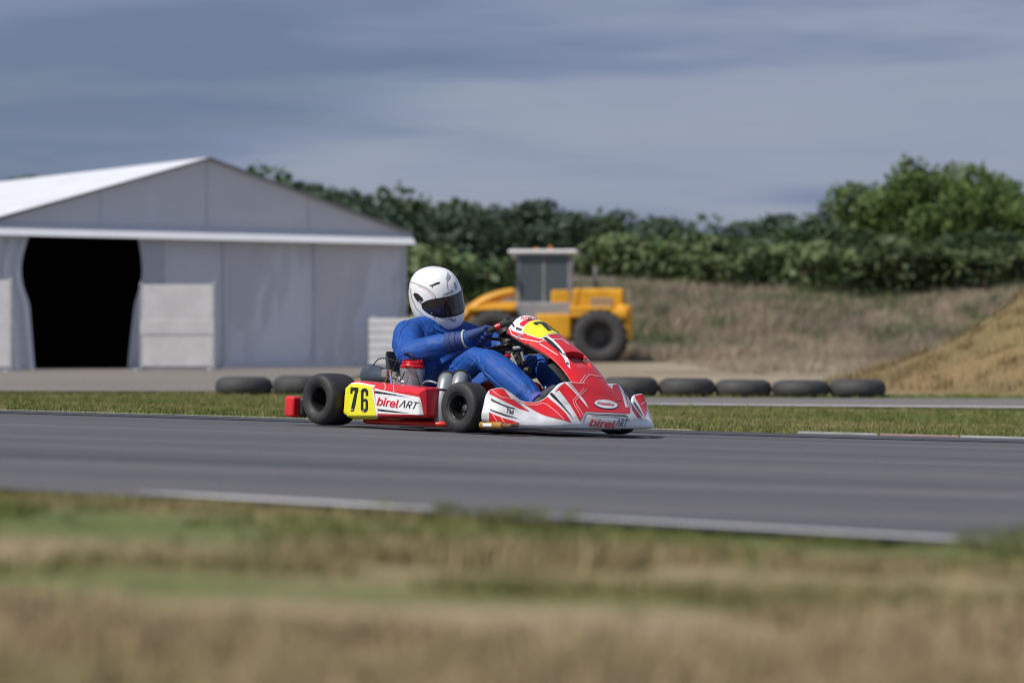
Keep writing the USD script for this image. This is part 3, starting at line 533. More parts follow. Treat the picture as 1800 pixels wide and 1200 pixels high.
obj(nas, 'digit_six', trimesh.Trimesh(panel(u6, y6 / fN(u6)[:, 2], .005), F6, process=False), BLACKST, smooth=True)
lettering(nas, 'red_lettering', RED, N_, 'birel', ((915.5, 555.8), (936.0, 555.6), (915.5, 562.2)), 2, True, .25)
lettering(nas, 'black_lettering', BLACKST, N_, 'ΛRT', ((938.0, 557.2), (949.5, 560.4), (936.5, 560.6)), 2, False, .2)
sticker(nas, 'white_stripe', WHITE, N_, A7([(608, 346), (655, 322), (700, 352), (750, 400), (800, 462), (835, 535), (842, 590), (812, 560), (790, 505), (740, 440), (680, 390)]), 1, 3)
sticker(nas, 'black_stripe', BLACKST, N_, A7([(618, 342), (648, 336), (700, 374), (760, 436), (790, 484), (740, 446), (680, 396)]), 2, 3)
sticker(nas, 'pinstripe', WHITE, N_, stripe([(345, 252), (368, 312), (420, 342), (520, 362), (590, 376), (625, 362)], 1.3, *z7).union(stripe([(592, 388), (660, 430), (740, 482)], 1.3, *z7)).union(stripe([(690, 352), (770, 350), (830, 396)], 1.0, *z7)), 2, 2)
sticker(nas, 'pinstripe', PINK, N_, stripe([(1040, 470), (1075, 540), (1116, 640), (1105, 655), (1040, 648), (985, 638)], 1.1, *z7).union(stripe([(992, 640), (925, 725)], 1.1, *z7)).union(stripe([(965, 640), (915, 712)], 1.1, *z7)), 2, 2)
sticker(nas, 'bolt', STEEL, N_, affinity.scale(Polygon(np.array([(913, 591.5)]) + 3.6 * np.stack([np.cos(np.linspace(0, 6.28, 24)), np.sin(np.linspace(0, 6.28, 24))], 1)), 1, .85), 4, 2)
sticker(nas, 'bolt', STEEL, N_, affinity.scale(Polygon(np.array([(997, 639.5)]) + 2.6 * np.stack([np.cos(np.linspace(0, 6.28, 24)), np.sin(np.linspace(0, 6.28, 24))], 1)), 1, .85), 4, 2)
# slot lining
sk = (np.abs(fN(uu)[:, 0] - 1.29) < .035); ui = np.linspace(uu[sk][0], uu[sk][-1], 40)
sl_v = np.linspace(-.50, .50, 40); SP = panel(ui[:, None], sl_v[None], .0012)
kk = (fN(ui)[:, 0] - 1.262) / .09; inside = (kk > .02) & (kk < .62)
obj(nas, 'air_slot', grid(SP[inside]), pbr('slot_lining', (.06, .004, .008), .6), smooth=40)

# steering
WC, wt, wn = np.array([.74, 0, .51]), np.array([.848, 0, .53]), np.array([-.53, 0, .848])
ws = part('steering_wheel')
th = np.linspace(0, 2 * np.pi, 73)[:-1]
rc = WC + .158 * (np.sin(th)[:, None] * np.array([0, 1, 0]) * 1.02 + np.cos(th)[:, None] * wt * .96)
def ring(idx, r): 
    p = rc[idx]; return tube(p, r, n=len(p), sides=14, smooth=False)
obj(ws, 'rim', ring(np.r_[np.arange(72), 0, 1], .0155), GRIP)
obj(ws, 'grip_band', ring(np.array([60, 61, 62]), .0168), RED); obj(ws, 'grip_band', ring(np.array([10, 11, 12]), .0168), RED)
obj(ws, 'spoke', [tube([WC - wn * .02, WC + wn * -.01 + np.array([0, s_ * .08, 0]) - wt * .02, rc[18 if s_ > 0 else 54]], [.012, .009, .008], 10) for s_ in (-1, 1)] + [tube([WC - wn * .02, WC + wt * .07, rc[0]], [.012, .009, .008], 8)], BLACKP)
obj(ws, 'hub', [cyl(WC - wn * .05, WC + wn * .012, .045, 32), cyl(WC + wn * .012, WC + wn * .03, .036, 32)], BLACKP)
WS = Surf(ring(np.r_[np.arange(72), 0, 1], .0155))
lettering(ws, 'rim_lettering', RED, WS, 'BIREL ΛRT', ((887, 556.6), (905, 556.4), (887, 561.5)), 1, False)
pc_ = U(889, 578, Y=-.02); obj(kart, 'steering_pad', cat([cyl(pc_ - wn * .03, pc_ + wn * .03, .045, 32), cyl(pc_ - wn * .035 + wt * .02, pc_ + wn * .038 + wt * .02, .028, 24)]), BLACKP)
obj(kart, 'steering_column', [cyl(WC - wn * .04, (1.02, 0, .08), .011)], BLACKP)
obj(kart, 'panel_bracket', [tube([(.70, -.10, .43), (.78, -.05, .455), (.86, -.02, .47), (.95, 0, .47)], .013, 16), tube([(.86, -.02, .47), (.80, .02, .40), (.84, .03, .33)], .012, 12), tube([(1.36, -.07, .10), (1.20, -.06, .33), (1.0, -.05, .45), (.9, -.04, .46)], .009, 20), tube([(1.36, .07, .10), (1.20, .06, .33), (1.0, .05, .45), (.9, .04, .46)], .009, 20), rbox((.82, -.05, .43), (.90, .03, .52), .012)], BLACKP)
dsp = obj(kart, 'lap_timer', rbox((.865, -.04, .42), (.93, .07, .475), .012), BLACKP)
obj(dsp, 'screen', rbox((.873, -.041, .425), (.922, -.036, .468), .002), SCREEN)
mc = part('brake_cylinder')
obj(mc, 'body', [cyl((.80, -.05, .40), (.93, -.03, .27), .018), cyl((.84, -.05, .365), (.84, -.05, .41), .020), cyl((.79, -.03, .37), (.90, -.06, .37), .012), cyl((.88, -.035, .32), (.91, -.09, .32), .010)], CHROME)
obj(mc, 'lever', [cyl((.78, -.06, .42), (.86, -.05, .415), .013), cyl((.86, -.04, .42), (.90, -.02, .36), .016), cyl((.84, -.02, .33), (.93, .0, .33), .02)], BLACKP)
for q0, q1, r0 in (((899, 622), (914, 656), .008), ((903, 612), (916, 610), .009), ((898, 630), (906, 640), .012), ((917, 618), (921, 634), .009)): obj(mc, 'fitting', cyl(U(*q0, Y=-.085), U(*q1, Y=-.075), r0, 16), CHROME)
obj(mc, 'reservoir', cyl(U(888, 627, Y=-.09), U(897, 624, Y=-.09), .012, 16), REDM)
obj(mc, 'bolt', [tm(ball((.82, -.075, .395), .010, 10)), tm(ball((.85, -.072, .375), .009, 10)), tm(ball((.875, -.062, .40), .009, 10)), tm(ball((.92, -.06, .30), .009, 10))], CHROME)
obj(kart, 'fuel_tank', [rbox((.62, -.10, .05), (.95, .10, .27), .04), cyl((.70, 0, .26), (.70, 0, .30), .03)], DRED)
for s_ in (-1, 1): obj(kart, 'pedal', [tube([(1.22, s_ * .15, .05), (1.27, s_ * .15, .12), (1.25, s_ * .15, .22)], .008, 10), rbox((1.235, s_ * .15 - .03, .19), (1.25, s_ * .15 + .03, .25), .005)], STEEL)
# seat
ph = np.linspace(-1, 1, 33); rows = []
for k, (x, z, hw, wrap) in enumerate([(-.075, .41, .15, .02), (-.07, .36, .175, .09), (-.04, .28, .19, .14), (.0, .18, .195, .17), (.06, .09, .19, .19), (.16, .055, .185, .20), (.30, .055, .18, .16), (.42, .085, .165, .08), (.48, .11, .13, .02)]):
    e = np.abs(ph) ** 3
    rows.append(np.stack([x + wrap * e * (1 if k < 5 else .25) * .6, hw * np.sin(ph * np.pi / 2) * 1.06, z + (.02 + .62 * wrap) * e * (0 if k < 3 else 1) * .9], -1))
sm = np.array(rows); smf = PchipInterpolator(np.arange(len(sm)), sm, axis=0)(np.linspace(0, len(sm) - 1, 40))
obj(kart, 'seat', cat([grid(smf), grid(smf + [-.006, 0, -.006])]), FIBRE)
# engine
eng = part('engine')
EX, EY = .46, -.415
obj(eng, 'crankcase', [rbox((EX - .09, EY - .075, .05), (EX + .10, EY + .085, .17), .025), cyl((EX, EY - .09, .11), (EX, EY + .1, .11), .055)], ALU)
fins = [lathe_y([(.16, .0), (.16, .062), (.195, .066)] + [p for k in range(5) for p in ((.195 + k * .018, .064), (.206 + k * .018, .0655))] + [(.318, .068), (.322, .062), (.322, 0)], 40)]
R90 = trimesh.transformations.rotation_matrix(math.pi / 2, [1, 0, 0])
def upright(m, x, y): m = m.copy(); m.apply_transform(R90); m.apply_translation((x, y, 0)); return m
cyl_m = upright(fins[0], EX, EY)
obj(eng, 'cylinder', [cyl_m, cyl((EX - .02, EY - .06, .235), (EX - .02, EY - .085, .235), .022), cyl((EX + .0, EY - .062, .205), (EX + .0, EY - .075, .205), .03)], ALU)
hm = [upright(lathe_y([(.322, 0), (.322, .066), (.330, .068), (.337, .062), (.342, .060), (.342, .056), (.350, .058), (.356, .054), (.360, .03), (.362, 0)], 40), EX, EY)]
for k in range(6): a = k * 1.047; hm.append(cyl((EX + .047 * math.cos(a), EY + .047 * math.sin(a), .35), (EX + .047 * math.cos(a), EY + .047 * math.sin(a), .366), .008, 8))
obj(eng, 'cylinder_head', hm, REDM)
obj(eng, 'spark_plug', [cyl((EX, EY, .35), (EX, EY, .385), .009), tube([(EX, EY, .385), (EX - .04, EY, .40), (EX - .11, EY + .01, .385), (EX - .15, EY, .32), (EX - .16, EY - .01, .26)], .0045, 24)], BLACKP)
obj(eng, 'carburettor', [cyl((EX - .14, EY - .02, .25), (EX - .065, EY - .01, .25), .026), rbox((EX - .135, EY - .05, .18), (EX - .09, EY + .01, .245), .01), cyl((EX - .115, EY - .02, .26), (EX - .115, EY - .02, .30), .017), rbox((EX - .20, EY - .05, .265), (EX - .155, EY, .31), .008)], LGREY)
obj(eng, 'coil_wire', tube([(EX - .10, EY - .07, .30), (EX - .08, EY - .08, .265), (EX - .065, EY - .085, .235), (EX - .03, EY - .09, .20)], .006, 20), BLUEW)
obj(eng, 'fuel_hose', [tube([(EX - .13, EY - .06, .28), (EX - .10, EY - .07, .30), (EX - .06, EY - .085, .23), (EX - .02, EY - .09, .18)], .005, 20), tube([(EX - .15, EY - .06, .18), (EX - .145, EY - .06, .24), (EX - .13, EY - .06, .27)], .007, 10)], BROWNW)
obj(eng, 'cable', [tube([(EX + .02, EY - .07, .33), (EX + .06, EY - .08, .335), (EX + .12, EY - .08, .30), (EX + .15, EY - .07, .22), (EX + .16, EY - .06, .14)], .0035, 24), tube([(EX - .30, EY - .02, .33), (EX - .2, EY - .04, .37), (EX - .12, EY - .03, .36), (EX - .04, EY - .05, .35)], .003, 20), tube([(EX - .03, EY - .085, .29), (EX + .0, EY - .088, .25), (EX + .03, EY - .08, .30)], .003, 14)], BLACKP)
ex = obj(kart, 'exhaust', [tube([(EX - .07, EY + .03, .22), (EX - .16, EY + .05, .24), (EX - .25, EY + .08, .26), (-.02, -.26, .27), (-.12, -.21, .275), (-.22, -.12, .27), (-.26, .0, .25), (-.27, .16, .22), (-.26, .30, .19), (-.2, .42, .16)], [.02, .024, .030, .045, .062, .066, .062, .055, .035, .022], 60, 20)], EXH)
obj(ex, 'silencer', [cyl((-.2, .42, .16), (-.02, .50, .16), .04)], ALU)
# intake box
ab = part('airbox')
def can(a, b, c, r):
    r = r * .93; return tube([a, b, c], [r * .82, r, r, r, r, r, r * .9], 30, 24)
obj(ab, 'canister', can((.60, -.25, .235), (.735, -.41, .265), (.775, -.475, .03), .044), SILVER)
obj(ab, 'canister', can((.67, -.22, .25), (.795, -.365, .275), (.845, -.435, .04), .044), SILVER)
def band(a, b, c, t, r, tilt=0.0):
    p = curve([a, b, c], 60); k = int(t * 59); tg = p[min(k + 1, 59)] - p[k - 1]; tg /= np.linalg.norm(tg); e1 = np.cross(tg, [.6, -.7, .2]); e1 /= np.linalg.norm(e1); e2 = np.cross(tg, e1); th_ = np.linspace(0, 2 * np.pi, 41)
    return tube(p[k] + r * (np.cos(th_)[:, None] * e1 + np.sin(th_)[:, None] * (e2 + tilt * tg)), .0055, n=41, sides=8, smooth=False)
for a_, b_, c_ in (((.60, -.25, .235), (.735, -.41, .265), (.775, -.475, .03)), ((.67, -.22, .25), (.795, -.365, .275), (.845, -.435, .04))):
    for t_, tl_ in ((.50, .5), (.74, .15)): obj(ab, 'strap', band(a_, b_, c_, t_, .0425, tl_), BLACKP)
obj(ab, 'intake_loop', tube([(.62, -.44, .20), (.60, -.46, .235), (.64, -.46, .255), (.69, -.44, .245)], .007, 16), SILVER)

# ------------------------------------------------------------------ the driver
man = thing('person', 'driver in blue racing suit and white helmet sitting in the kart', 'person', mat=KART)
def limb(joints, n=28): return [hull(joints[i:i + 2], n) for i in range(len(joints) - 1)]
Q = {s_: np.array([.742, s_ * .16, .512]) for s_ in (-1, 1)}
parts = []
parts += limb([((.27, 0, .19), .13), ((.20, 0, .33), .130), ((.155, -.005, .44), .145)])
parts += [hull([((.16, -.13, .46), .105), ((.17, .12, .46), .105), ((.155, -.16, .515), .075), ((.18, .15, .52), .075), ((.17, 0, .55), .085)])]
parts += [hull([((.2, -.10, .30), .10), ((.2, .1, .30), .10), ((.28, -.11, .17), .105), ((.28, .11, .17), .105)])]
parts += [hull([((.175, 0, .53), .085), ((.19, 0, .585), .068)])]
parts += limb([((.165, -.195, .505), .082), ((.25, -.275, .445), .084), ((.36, -.338, .392), .080), ((.49, -.305, .432), .070), ((.60, -.258, .470), .049), ((.67, -.226, .486), .042)])
parts += limb([((.175, .185, .515), .078), ((.27, .29, .475), .070), ((.37, .34, .44), .066), ((.50, .31, .455), .060), ((.62, .25, .475), .046), ((.67, .226, .486), .042)])
parts += limb([((.30, -.115, .185), .108), ((.52, -.165, .300), .088), ((.72, -.20, .378), .066), ((.825, -.205, .378), .060), ((.89, -.205, .338), .078), ((.99, -.20, .280), .084), ((1.10, -.195, .222), .074), ((1.185, -.19, .172), .052)])
parts += limb([((.30, .115, .18), .108), ((.52, .16, .285), .088), ((.72, .195, .350), .068), ((.82, .20, .352), .062), ((.885, .195, .318), .072), ((.99, .185, .235), .082), ((1.07, .175, .185), .068), ((1.12, .17, .155), .05)])
bodym = tm(union(parts).refine_to_length(.014))
bodym = trimesh.Trimesh(bodym.vertices, bodym.faces, process=True); trimesh.smoothing.filter_taubin(bodym, lamb=.55, nu=.56, iterations=26)
bodym = trimesh.Trimesh(*trimesh.remesh.subdivide_to_size(bodym.vertices, bodym.faces, .0078, max_iter=7), process=True)
# creases of the cloth
v = np.array(bodym.vertices); n = np.array(bodym.vertex_normals)
def creases(v, axis, freq, amp, seed):
    axis = np.array(axis, float); axis /= np.linalg.norm(axis); a = v @ axis; q = v - a[:, None] * axis
    w = meshkit.fbm(np.c_[q * 7, a] * 1.0 if False else np.stack([a * freq, q[:, 1] * 6 + q[:, 2] * 3, q[:, 0] * 5 + q[:, 2] * 6], 1), 4, seed)
    return amp * (1 - np.abs(2 * w - 1) * 2)
def near(c, r): return np.exp(-(np.linalg.norm(v - np.array(c), axis=1) / r) ** 2)
def pulls(axis, along_f, across_f, amp, seed, sharp=1.0):
    """folds running along an axis: slow along it, quick across it"""
    axis = np.array(axis, float); axis /= np.linalg.norm(axis); e1 = np.cross(axis, [0, 0, 1.0]); e1 /= np.linalg.norm(e1); e2 = np.cross(axis, e1)
    w = meshkit.fbm(np.stack([v @ axis * along_f, v @ e1 * across_f, v @ e2 * across_f], 1), 2, seed); g_ = np.exp(-((w - .47) / .045) ** 2) + .8 * np.exp(-((w - .62) / .035) ** 2)
    return amp * ((w - .5) * 1.7 - .42 * g_)
def seg(a, b, r):
    a, b = np.array(a), np.array(b); t = np.clip((v - a) @ (b - a) / ((b - a) @ (b - a)), 0, 1); return np.exp(-(np.linalg.norm(v - a - t[:, None] * (b - a), axis=1) / r) ** 4)
d = 0 * v[:, 0]
for y_ in (-.2, .2): d += seg((.84, y_, .33), (1.15, y_, .19), .14) * (pulls((.8, .05, -.5), 3.2, 13, .0105, 2) + pulls((.3, .1, .9), 6, 14, .003, 12)) + seg((.35, y_, .2), (.75, y_, .34), .14) * pulls((.6, .5, .5), 3.5, 12, .0100, 6)
d += seg((.34, -.36, .395), (.6, -.26, .468), .10) * (pulls((.75, .5, .2), 4, 13, .0085, 3) + pulls((.3, .7, -.6), 5, 13, .004, 13)) + seg((.155, -.205, .505), (.30, -.34, .42), .11) * pulls((.5, -.3, -.8), 4, 12, .0100, 4)
d += seg((.37, .34, .44), (.6, .25, .47), .10) * pulls((.75, -.4, .2), 4, 13, .0085, 5)
d += seg((.22, -.05, .3), (.17, 0, .5), .17) * pulls((.35, -.55, .75), 3.5, 11, .0140, 7)
d += creases(v, (.6, -.3, .6), 26, .005, 3) * near((.36, -.37, .39), .07) + creases(v, (.7, .1, .7), 24, .005, 8) * (near((.79, -.2, .34), .09) + near((.81, .2, .32), .09))
d *= 1 - .8 * np.maximum(near((1.185, -.19, .17), .05), near((.67, -.226, .486), .05))
bodym.vertices = v + n * d[:, None]
bd = obj(man, 'body', bodym, SUIT, smooth=True)
BD = Surf(bodym)
z3 = ((680, 440), 6.0)
sticker(bd, 'seam', SUITD, BD, stripe([(300, 690), (330, 720), (380, 790), (440, 890)], 1.6, *z3), 1, 3)
sticker(bd, 'seam', SUITD, BD, stripe([(800, 1150), (750, 1090), (700, 1060)], 1.3, *z3).union(stripe([(835, 1040), (850, 1100), (890, 1140)], 1.3, *z3)), 1, 3)
zq = ((620, 600), 4.737)
sticker(bd, 'seam', SUITD, BD, stripe([(890, 310), (960, 230), (1000, 190)], 1.0, *zq).union(stripe([(1055, 180), (1100, 270), (1200, 340), (1380, 480)], 1.0, *zq)), 1, 3)
# collar
col = [tube([(.265, -.045, .525), (.19, -.09, .568), (.11, -.06, .585), (.09, 0, .59), (.11, .06, .585), (.19, .09, .568), (.265, .045, .525)], [.010, .015, .017, .017, .017, .015, .010], 30, 12)]
obj(man, 'collar', col, SUIT)
obj(man, 'zip_pull', [tube([(.365, -.02, .33), (.378, -.035, .315), (.382, -.05, .318)], .004, 8)], STEEL)
# gloves: palm, four fingers round the rim, thumb
def glove(s_):
    q = Q[s_]; y = np.array([0, s_, 0.0]); wr = np.array([.672, s_ * .226, .486]); ms = []
    kn = [q + wt * (.034 - .0255 * i) + y * (.033 + .004 * (i in (1, 2))) + wn * (.006 - .003 * i) for i in range(4)]
    for i in range(4): ms.append(hull([(wr, .030), (wr + wt * .03, .029), (kn[i] + y * .004, .0185)], 20))
    ms.append(hull([(kn[0], .0165), (kn[3], .0165)], 20))
    L = [.92, 1.0, .96, .80]
    for i in range(4):
        a = kn[i]; b = a - wn * .030 * L[i] - y * .006; c = b - y * .032 * L[i] - wn * .002; e = c - y * .010 + wn * .022 * L[i]
        for p0, p1, r0, r1 in ((a, b, .0150, .0128), (b, c, .0128, .0115), (c, e, .0115, .0098)): ms.append(hull([(p0, r0), (p1, r1)], 18))
    t0 = wr + wt * .035 + wn * .012; t1 = q + wt * .002 + y * .024 + wn * .024; t2 = q + wt * .032 + y * .006 + wn * .026; t3 = q + wt * .046 - y * .008 + wn * .016
    for p0, p1, r0, r1 in ((t0, t1, .020, .0155), (t1, t2, .0145, .0125), (t2, t3, .0122, .0095)): ms.append(hull([(p0, r0), (p1, r1)], 18))
    m = tm(union(ms).refine_to_length(.004)); m = trimesh.Trimesh(m.vertices, m.faces, process=True); trimesh.smoothing.filter_taubin(m, lamb=.5, nu=.52, iterations=10)
    g = obj(man, 'glove', m, GLOVE, smooth=True)
    w2 = np.array([.575, s_ * .268, .462]); ax = wr - w2; ax /= np.linalg.norm(ax)
    obj(g, 'cuff', tube([w2, w2 + (wr - w2) * .5, wr - ax * .005, wr + ax * .006], [.057, .053, .047, .041], 16, 24), GLOVE)
    obj(g, 'strap', tube([wr - ax * .008, wr + ax * .001], [.0515, .0500], 2, 24, smooth=False), GLOVEW)
    if s_ < 0:
        for k in (.25, .55): c = w2 + (wr - w2) * k; obj(g, 'cuff_band', tube([c - ax * .003, c + ax * .003], .0590 - .0100 * k, 2, 24, smooth=False), SUITD)
glove(-1); glove(1)
# boots
def boot(ank, toe, heel, top):
    ms = [hull([(top, .05), (ank, .046)]), hull([(ank, .044), (heel, .030)]), hull([(heel, .028), (toe, .026), (np.array(ank) * .5 + np.array(toe) * .5, .036)])]
    m = tm(union(ms).refine_to_length(.008)); m = trimesh.Trimesh(m.vertices, m.faces, process=True); trimesh.smoothing.filter_taubin(m, iterations=8)
    b = obj(man, 'boot', m, BOOTM, smooth=True)
    h, t = np.array(heel, float), np.array(toe, float); f = (t - h) / np.linalg.norm(t - h); dn = np.cross(f, [0, 1, 0]); dn = dn if dn[0] > 0 else -dn
    obj(b, 'sole', tm(hull([(h + dn * .024 + np.array([0, s2 * .022, 0]), .008) for s2 in (-1, 1)] + [(t + dn * .022 + np.array([0, s2 * .020, 0]), .008) for s2 in (-1, 1)], 12)), BLACKP)
    return b
b1 = boot((1.215, -.19, .160), (1.30, -.17, .235), (1.235, -.18, .085), (1.18, -.19, .18))
obj(b1, 'ankle_band', tube([(1.188, -.19, .176), (1.212, -.19, .164)], .053, 2, 24, smooth=False), SOCK)
b2 = boot((1.13, .17, .165), (1.235, .15, .285), (1.165, .165, .10), (1.10, .17, .19))
obj(b2, 'ankle_band', tube([(1.105, .17, .185), (1.125, .17, .168)], .051, 2, 24, smooth=False), SOCK)
# helmet
hp = np.array([(.152, -.015, .015, .010), (.149, .022, .055, .040), (.138, .062, .092, .072), (.115, .098, .124, .098), (.08, .126, .147, .117), (.04, .143, .158, .1265), (0, .153, .162, .130), (-.04, .163, .157, .130), (-.075, .172, .147, .127), (-.105, .176, .132, .121), (-.135, .170, .114, .112), (-.158, .152, .096, .100), (-.166, .138, .085, .092)])
fH = PchipInterpolator(-hp[:, 0], hp[:, 1:])
def shell(z, a, off=0.0):
    z, a = np.broadcast_arrays(np.asarray(z, float), np.asarray(a, float)); q = fH(-z); c, s2 = np.cos(a), np.sin(a)
    lx = np.where(c > 0, q[..., 0], q[..., 1]); e = 2 / 2.25
    x = np.sign(c) * np.abs(c) ** e * lx; y = np.sign(s2) * np.abs(s2) ** e * q[..., 2]
    p = np.stack([x, y, z], -1)
    if np.any(off):
        n = np.stack([x / lx ** 2, y / q[..., 2] ** 2, z / .15 ** 2], -1); p = p + off * n / np.linalg.norm(n, axis=-1, keepdims=True)
    return p
HC = np.array([.152, 0, .728])
yaw, roll, pitch = math.radians(-2), math.radians(17), math.radians(13)
tr = trimesh.transformations
HT = tr.translation_matrix(HC) @ tr.rotation_matrix(yaw, [0, 0, 1]) @ tr.rotation_matrix(roll, [1, 0, 0]) @ tr.rotation_matrix(pitch, [0, 1, 0])
def H(m): m = m.copy(); m.apply_transform(HT); return m
zz = np.r_[.152, .1515, np.linspace(.150, -.166, 60)]; aa = np.linspace(0, 2 * np.pi, 97)[:-1]
sh = shell(zz[:, None], aa[None]); low = sh[-1:] * [.93, .93, 1] + [0, 0, -.006]; low2 = sh[-1:] * [.86, .86, 1] + [0, 0, .0]; low3 = sh[-1:] * [.8, .8, 1] + [0, 0, .05]
hm = H(grid(np.concatenate([sh, low, low2, low3], 0), close_v=True))
hel = obj(man, 'helmet', hm, HELM, smooth=50)
obj(hel, 'lining', H(grid(np.concatenate([sh[-1:] * [.79, .79, 1] + [0, 0, .0], sh[-1:] * [.75, .75, 1] + [0, 0, .07], sh[-1:] * [.05, .05, 1] + [0, 0, .08]], 0), close_v=True)), BLACKP)
def patch(zlo, zhi, a0, off, n=60, k=24, zmid=0.0, power=3.0):
    a = np.linspace(-a0, a0, n); t = np.linspace(0, 1, k); sh_ = (1 - (np.abs(a) / a0) ** power)
    zl, zh = zmid + (zlo - zmid) * (.25 + .75 * sh_), zmid + (zhi - zmid) * (.25 + .75 * sh_)
    z = zl[:, None] + (zh - zl)[:, None] * t; P = shell(z, a[:, None], off)
    rim = shell(z[:, [0, -1]], a[:, None], -.004)
    return grid(np.concatenate([rim[:, :1], P, rim[:, 1:]], 1))
obj(hel, 'eyeport', H(patch(-.078, .034, 1.42, .0012, zmid=-.022, power=4)), BLACKP, smooth=50)
obj(hel, 'visor', H(patch(-.066, .030, 1.36, .0045, zmid=-.02, power=4)), VISOR, smooth=50)
HS = Surf(hm)
zh = ((700, 450), 8.571)
Ah = lambda pts: poly(pts, *zh)
sticker(hel, 'pivot_cover', BLACKP, HS, Ah([(230, 580), (250, 550), (300, 565), (370, 630), (378, 665), (330, 690), (290, 680), (255, 630)]), 2, 3)
sticker(hel, 'trim_line', BLACKST, HS, stripe([(175, 385), (300, 430), (420, 480), (500, 540), (550, 600), (580, 660)], .9, *zh), 1, 2)
sticker(hel, 'trim_line', pbr('orange_line', (.5, .16, .08), .3), HS, stripe([(300, 450), (420, 510), (490, 570), (530, 630)], .7, *zh), 1, 2)
sticker(hel, 'trim_line', HGREY, HS, stripe([(180, 480), (205, 640), (270, 780), (380, 890), (520, 970), (640, 1030)], 1.4, *zh), 1, 2)
sticker(hel, 'brow_vent', BLACKP, HS, Ah([(455, 440), (500, 438), (560, 410), (615, 396), (628, 410), (570, 430), (520, 450), (515, 480), (500, 455)]), 2, 2)
sticker(hel, 'crown_vent', HGREY, HS, Ah([(715, 350), (740, 245), (790, 305), (770, 345), (735, 380)]), 2, 2)
sticker(hel, 'crown_vent', HGREY, HS, Ah([(232, 218), (262, 170), (330, 138), (335, 155), (290, 195), (240, 235)]), 2, 2)
sticker(hel, 'forehead_panel', HGREY, HS, Ah([(835, 400), (860, 395), (885, 470), (880, 505), (855, 500)]).union(stripe([(735, 380), (738, 440), (745, 500)], 1.0, *zh)), 1, 2)
sticker(bd, 'seam', SEAML, BD, stripe([(840, 205), (885, 240), (915, 262)], 1.1, *zq).union(stripe([(925, 258), (985, 205), (1040, 130)], .8, *zq)), 2, 3)
sticker(bd, 'seam', SEAML, BD, stripe([(1070, 190), (1110, 270), (1200, 335), (1300, 400), (1390, 465)], .8, *zq), 2, 3)
sticker(bd, 'seam', SUITD, BD, stripe([(260, 690), (225, 760), (150, 850), (120, 960)], 1.2, *z3), 1, 3)
lettering(hel, 'lettering', BLACKST, HS, 'CFMATIC', ((777.4, 517.8), (795.5, 509.2), (778.8, 522.0)), 4, True)
sticker(hel, 'chin_vent', HGREY, HS, Ah([(720, 920), (790, 930), (840, 950), (850, 1000), (800, 970)]).union(Ah([(848, 950), (862, 925), (870, 950), (860, 985)])), 2, 2)
for pts_, r_ in (([(757, 501.5), (763, 500), (769, 497.5), (773, 496.3)], .0045), ([(784, 558), (792, 560), (798, 566)], .004), ([(735, 548), (748, 558), (764, 566), (780, 572)], .0035)):
    q_, n_ = HS.hit(np.array(pts_)); obj(hel, 'raised_trim', tube(q_ + n_ * .001, [r_ * .5, r_, r_, r_ * .5], 16, 8), HGREY if r_ < .0045 else BLACKP)
obj(hel, 'visor_catch', H(tm(ball(shell(np.array(-.052), np.array(-1.02), .004), .006, 10))), STEEL)
obj(hel, 'visor_catch', H(tm(ball(shell(np.array(-.0), np.array(-1.48), .002), .007, 10))), STEEL)

# ------------------------------------------------------------------ the tent
TL, TR = np.array([-10.37, 55.0]), np.array([-2.33, 60.43])
gu = (TR - TL) / np.linalg.norm(TR - TL); gw = np.linalg.norm(TR - TL); gd = np.array([-gu[1], gu[0]]); DEP = 15.0
tz = -.085
tent = thing('tent', 'large white marquee with dark doorway open in its gable end', 'tent')
def T3(a, b, z): p = TL + gu * a + gd * b; return (p[0], p[1], tz + z)
def slab(pts, th, inward):
    """a thin closed panel: pts polygon (convex) and the same moved by inward*th"""
    a = np.array(pts, float); b = a + np.asarray(inward, float) * th; m = trimesh.Trimesh(np.vstack([a, b]), process=False).convex_hull; return m
EAVE, APEX, OV = 2.67, 4.36, .14
def wall_t(px): # distance along the gable wall of a picture column
    d = np.array([(px - 900) / FPX, 1]); A = np.array([gu, -d]).T; return np.linalg.solve(A, -TL)[0]
d0, d1 = wall_t(40), wall_t(246)
gin = np.r_[gd, 0]
def at_(px, d): return (px - 900) / FPX * d
def fold(a0, a1, z0, z1, amp=.05, k=9, off=0.0, shape=None, n=60, m_=20):
    a = np.linspace(0, 1, n); zt = np.linspace(0, 1, m_); P = np.zeros((n, m_, 3))
    for j, t in enumerate(zt):
        l, r = (a0, a1) if shape is None else shape(t); aa_ = l + (r - l) * a
        b = off + amp * np.sin(a * k * 2 * np.pi + .6 * np.sin(3 * t)) * (.5 + .5 * t)
        for i in range(n): P[i, j] = T3(aa_[i], b[i], z0 + (z1 - z0) * (1 - t))
    return grid(P)
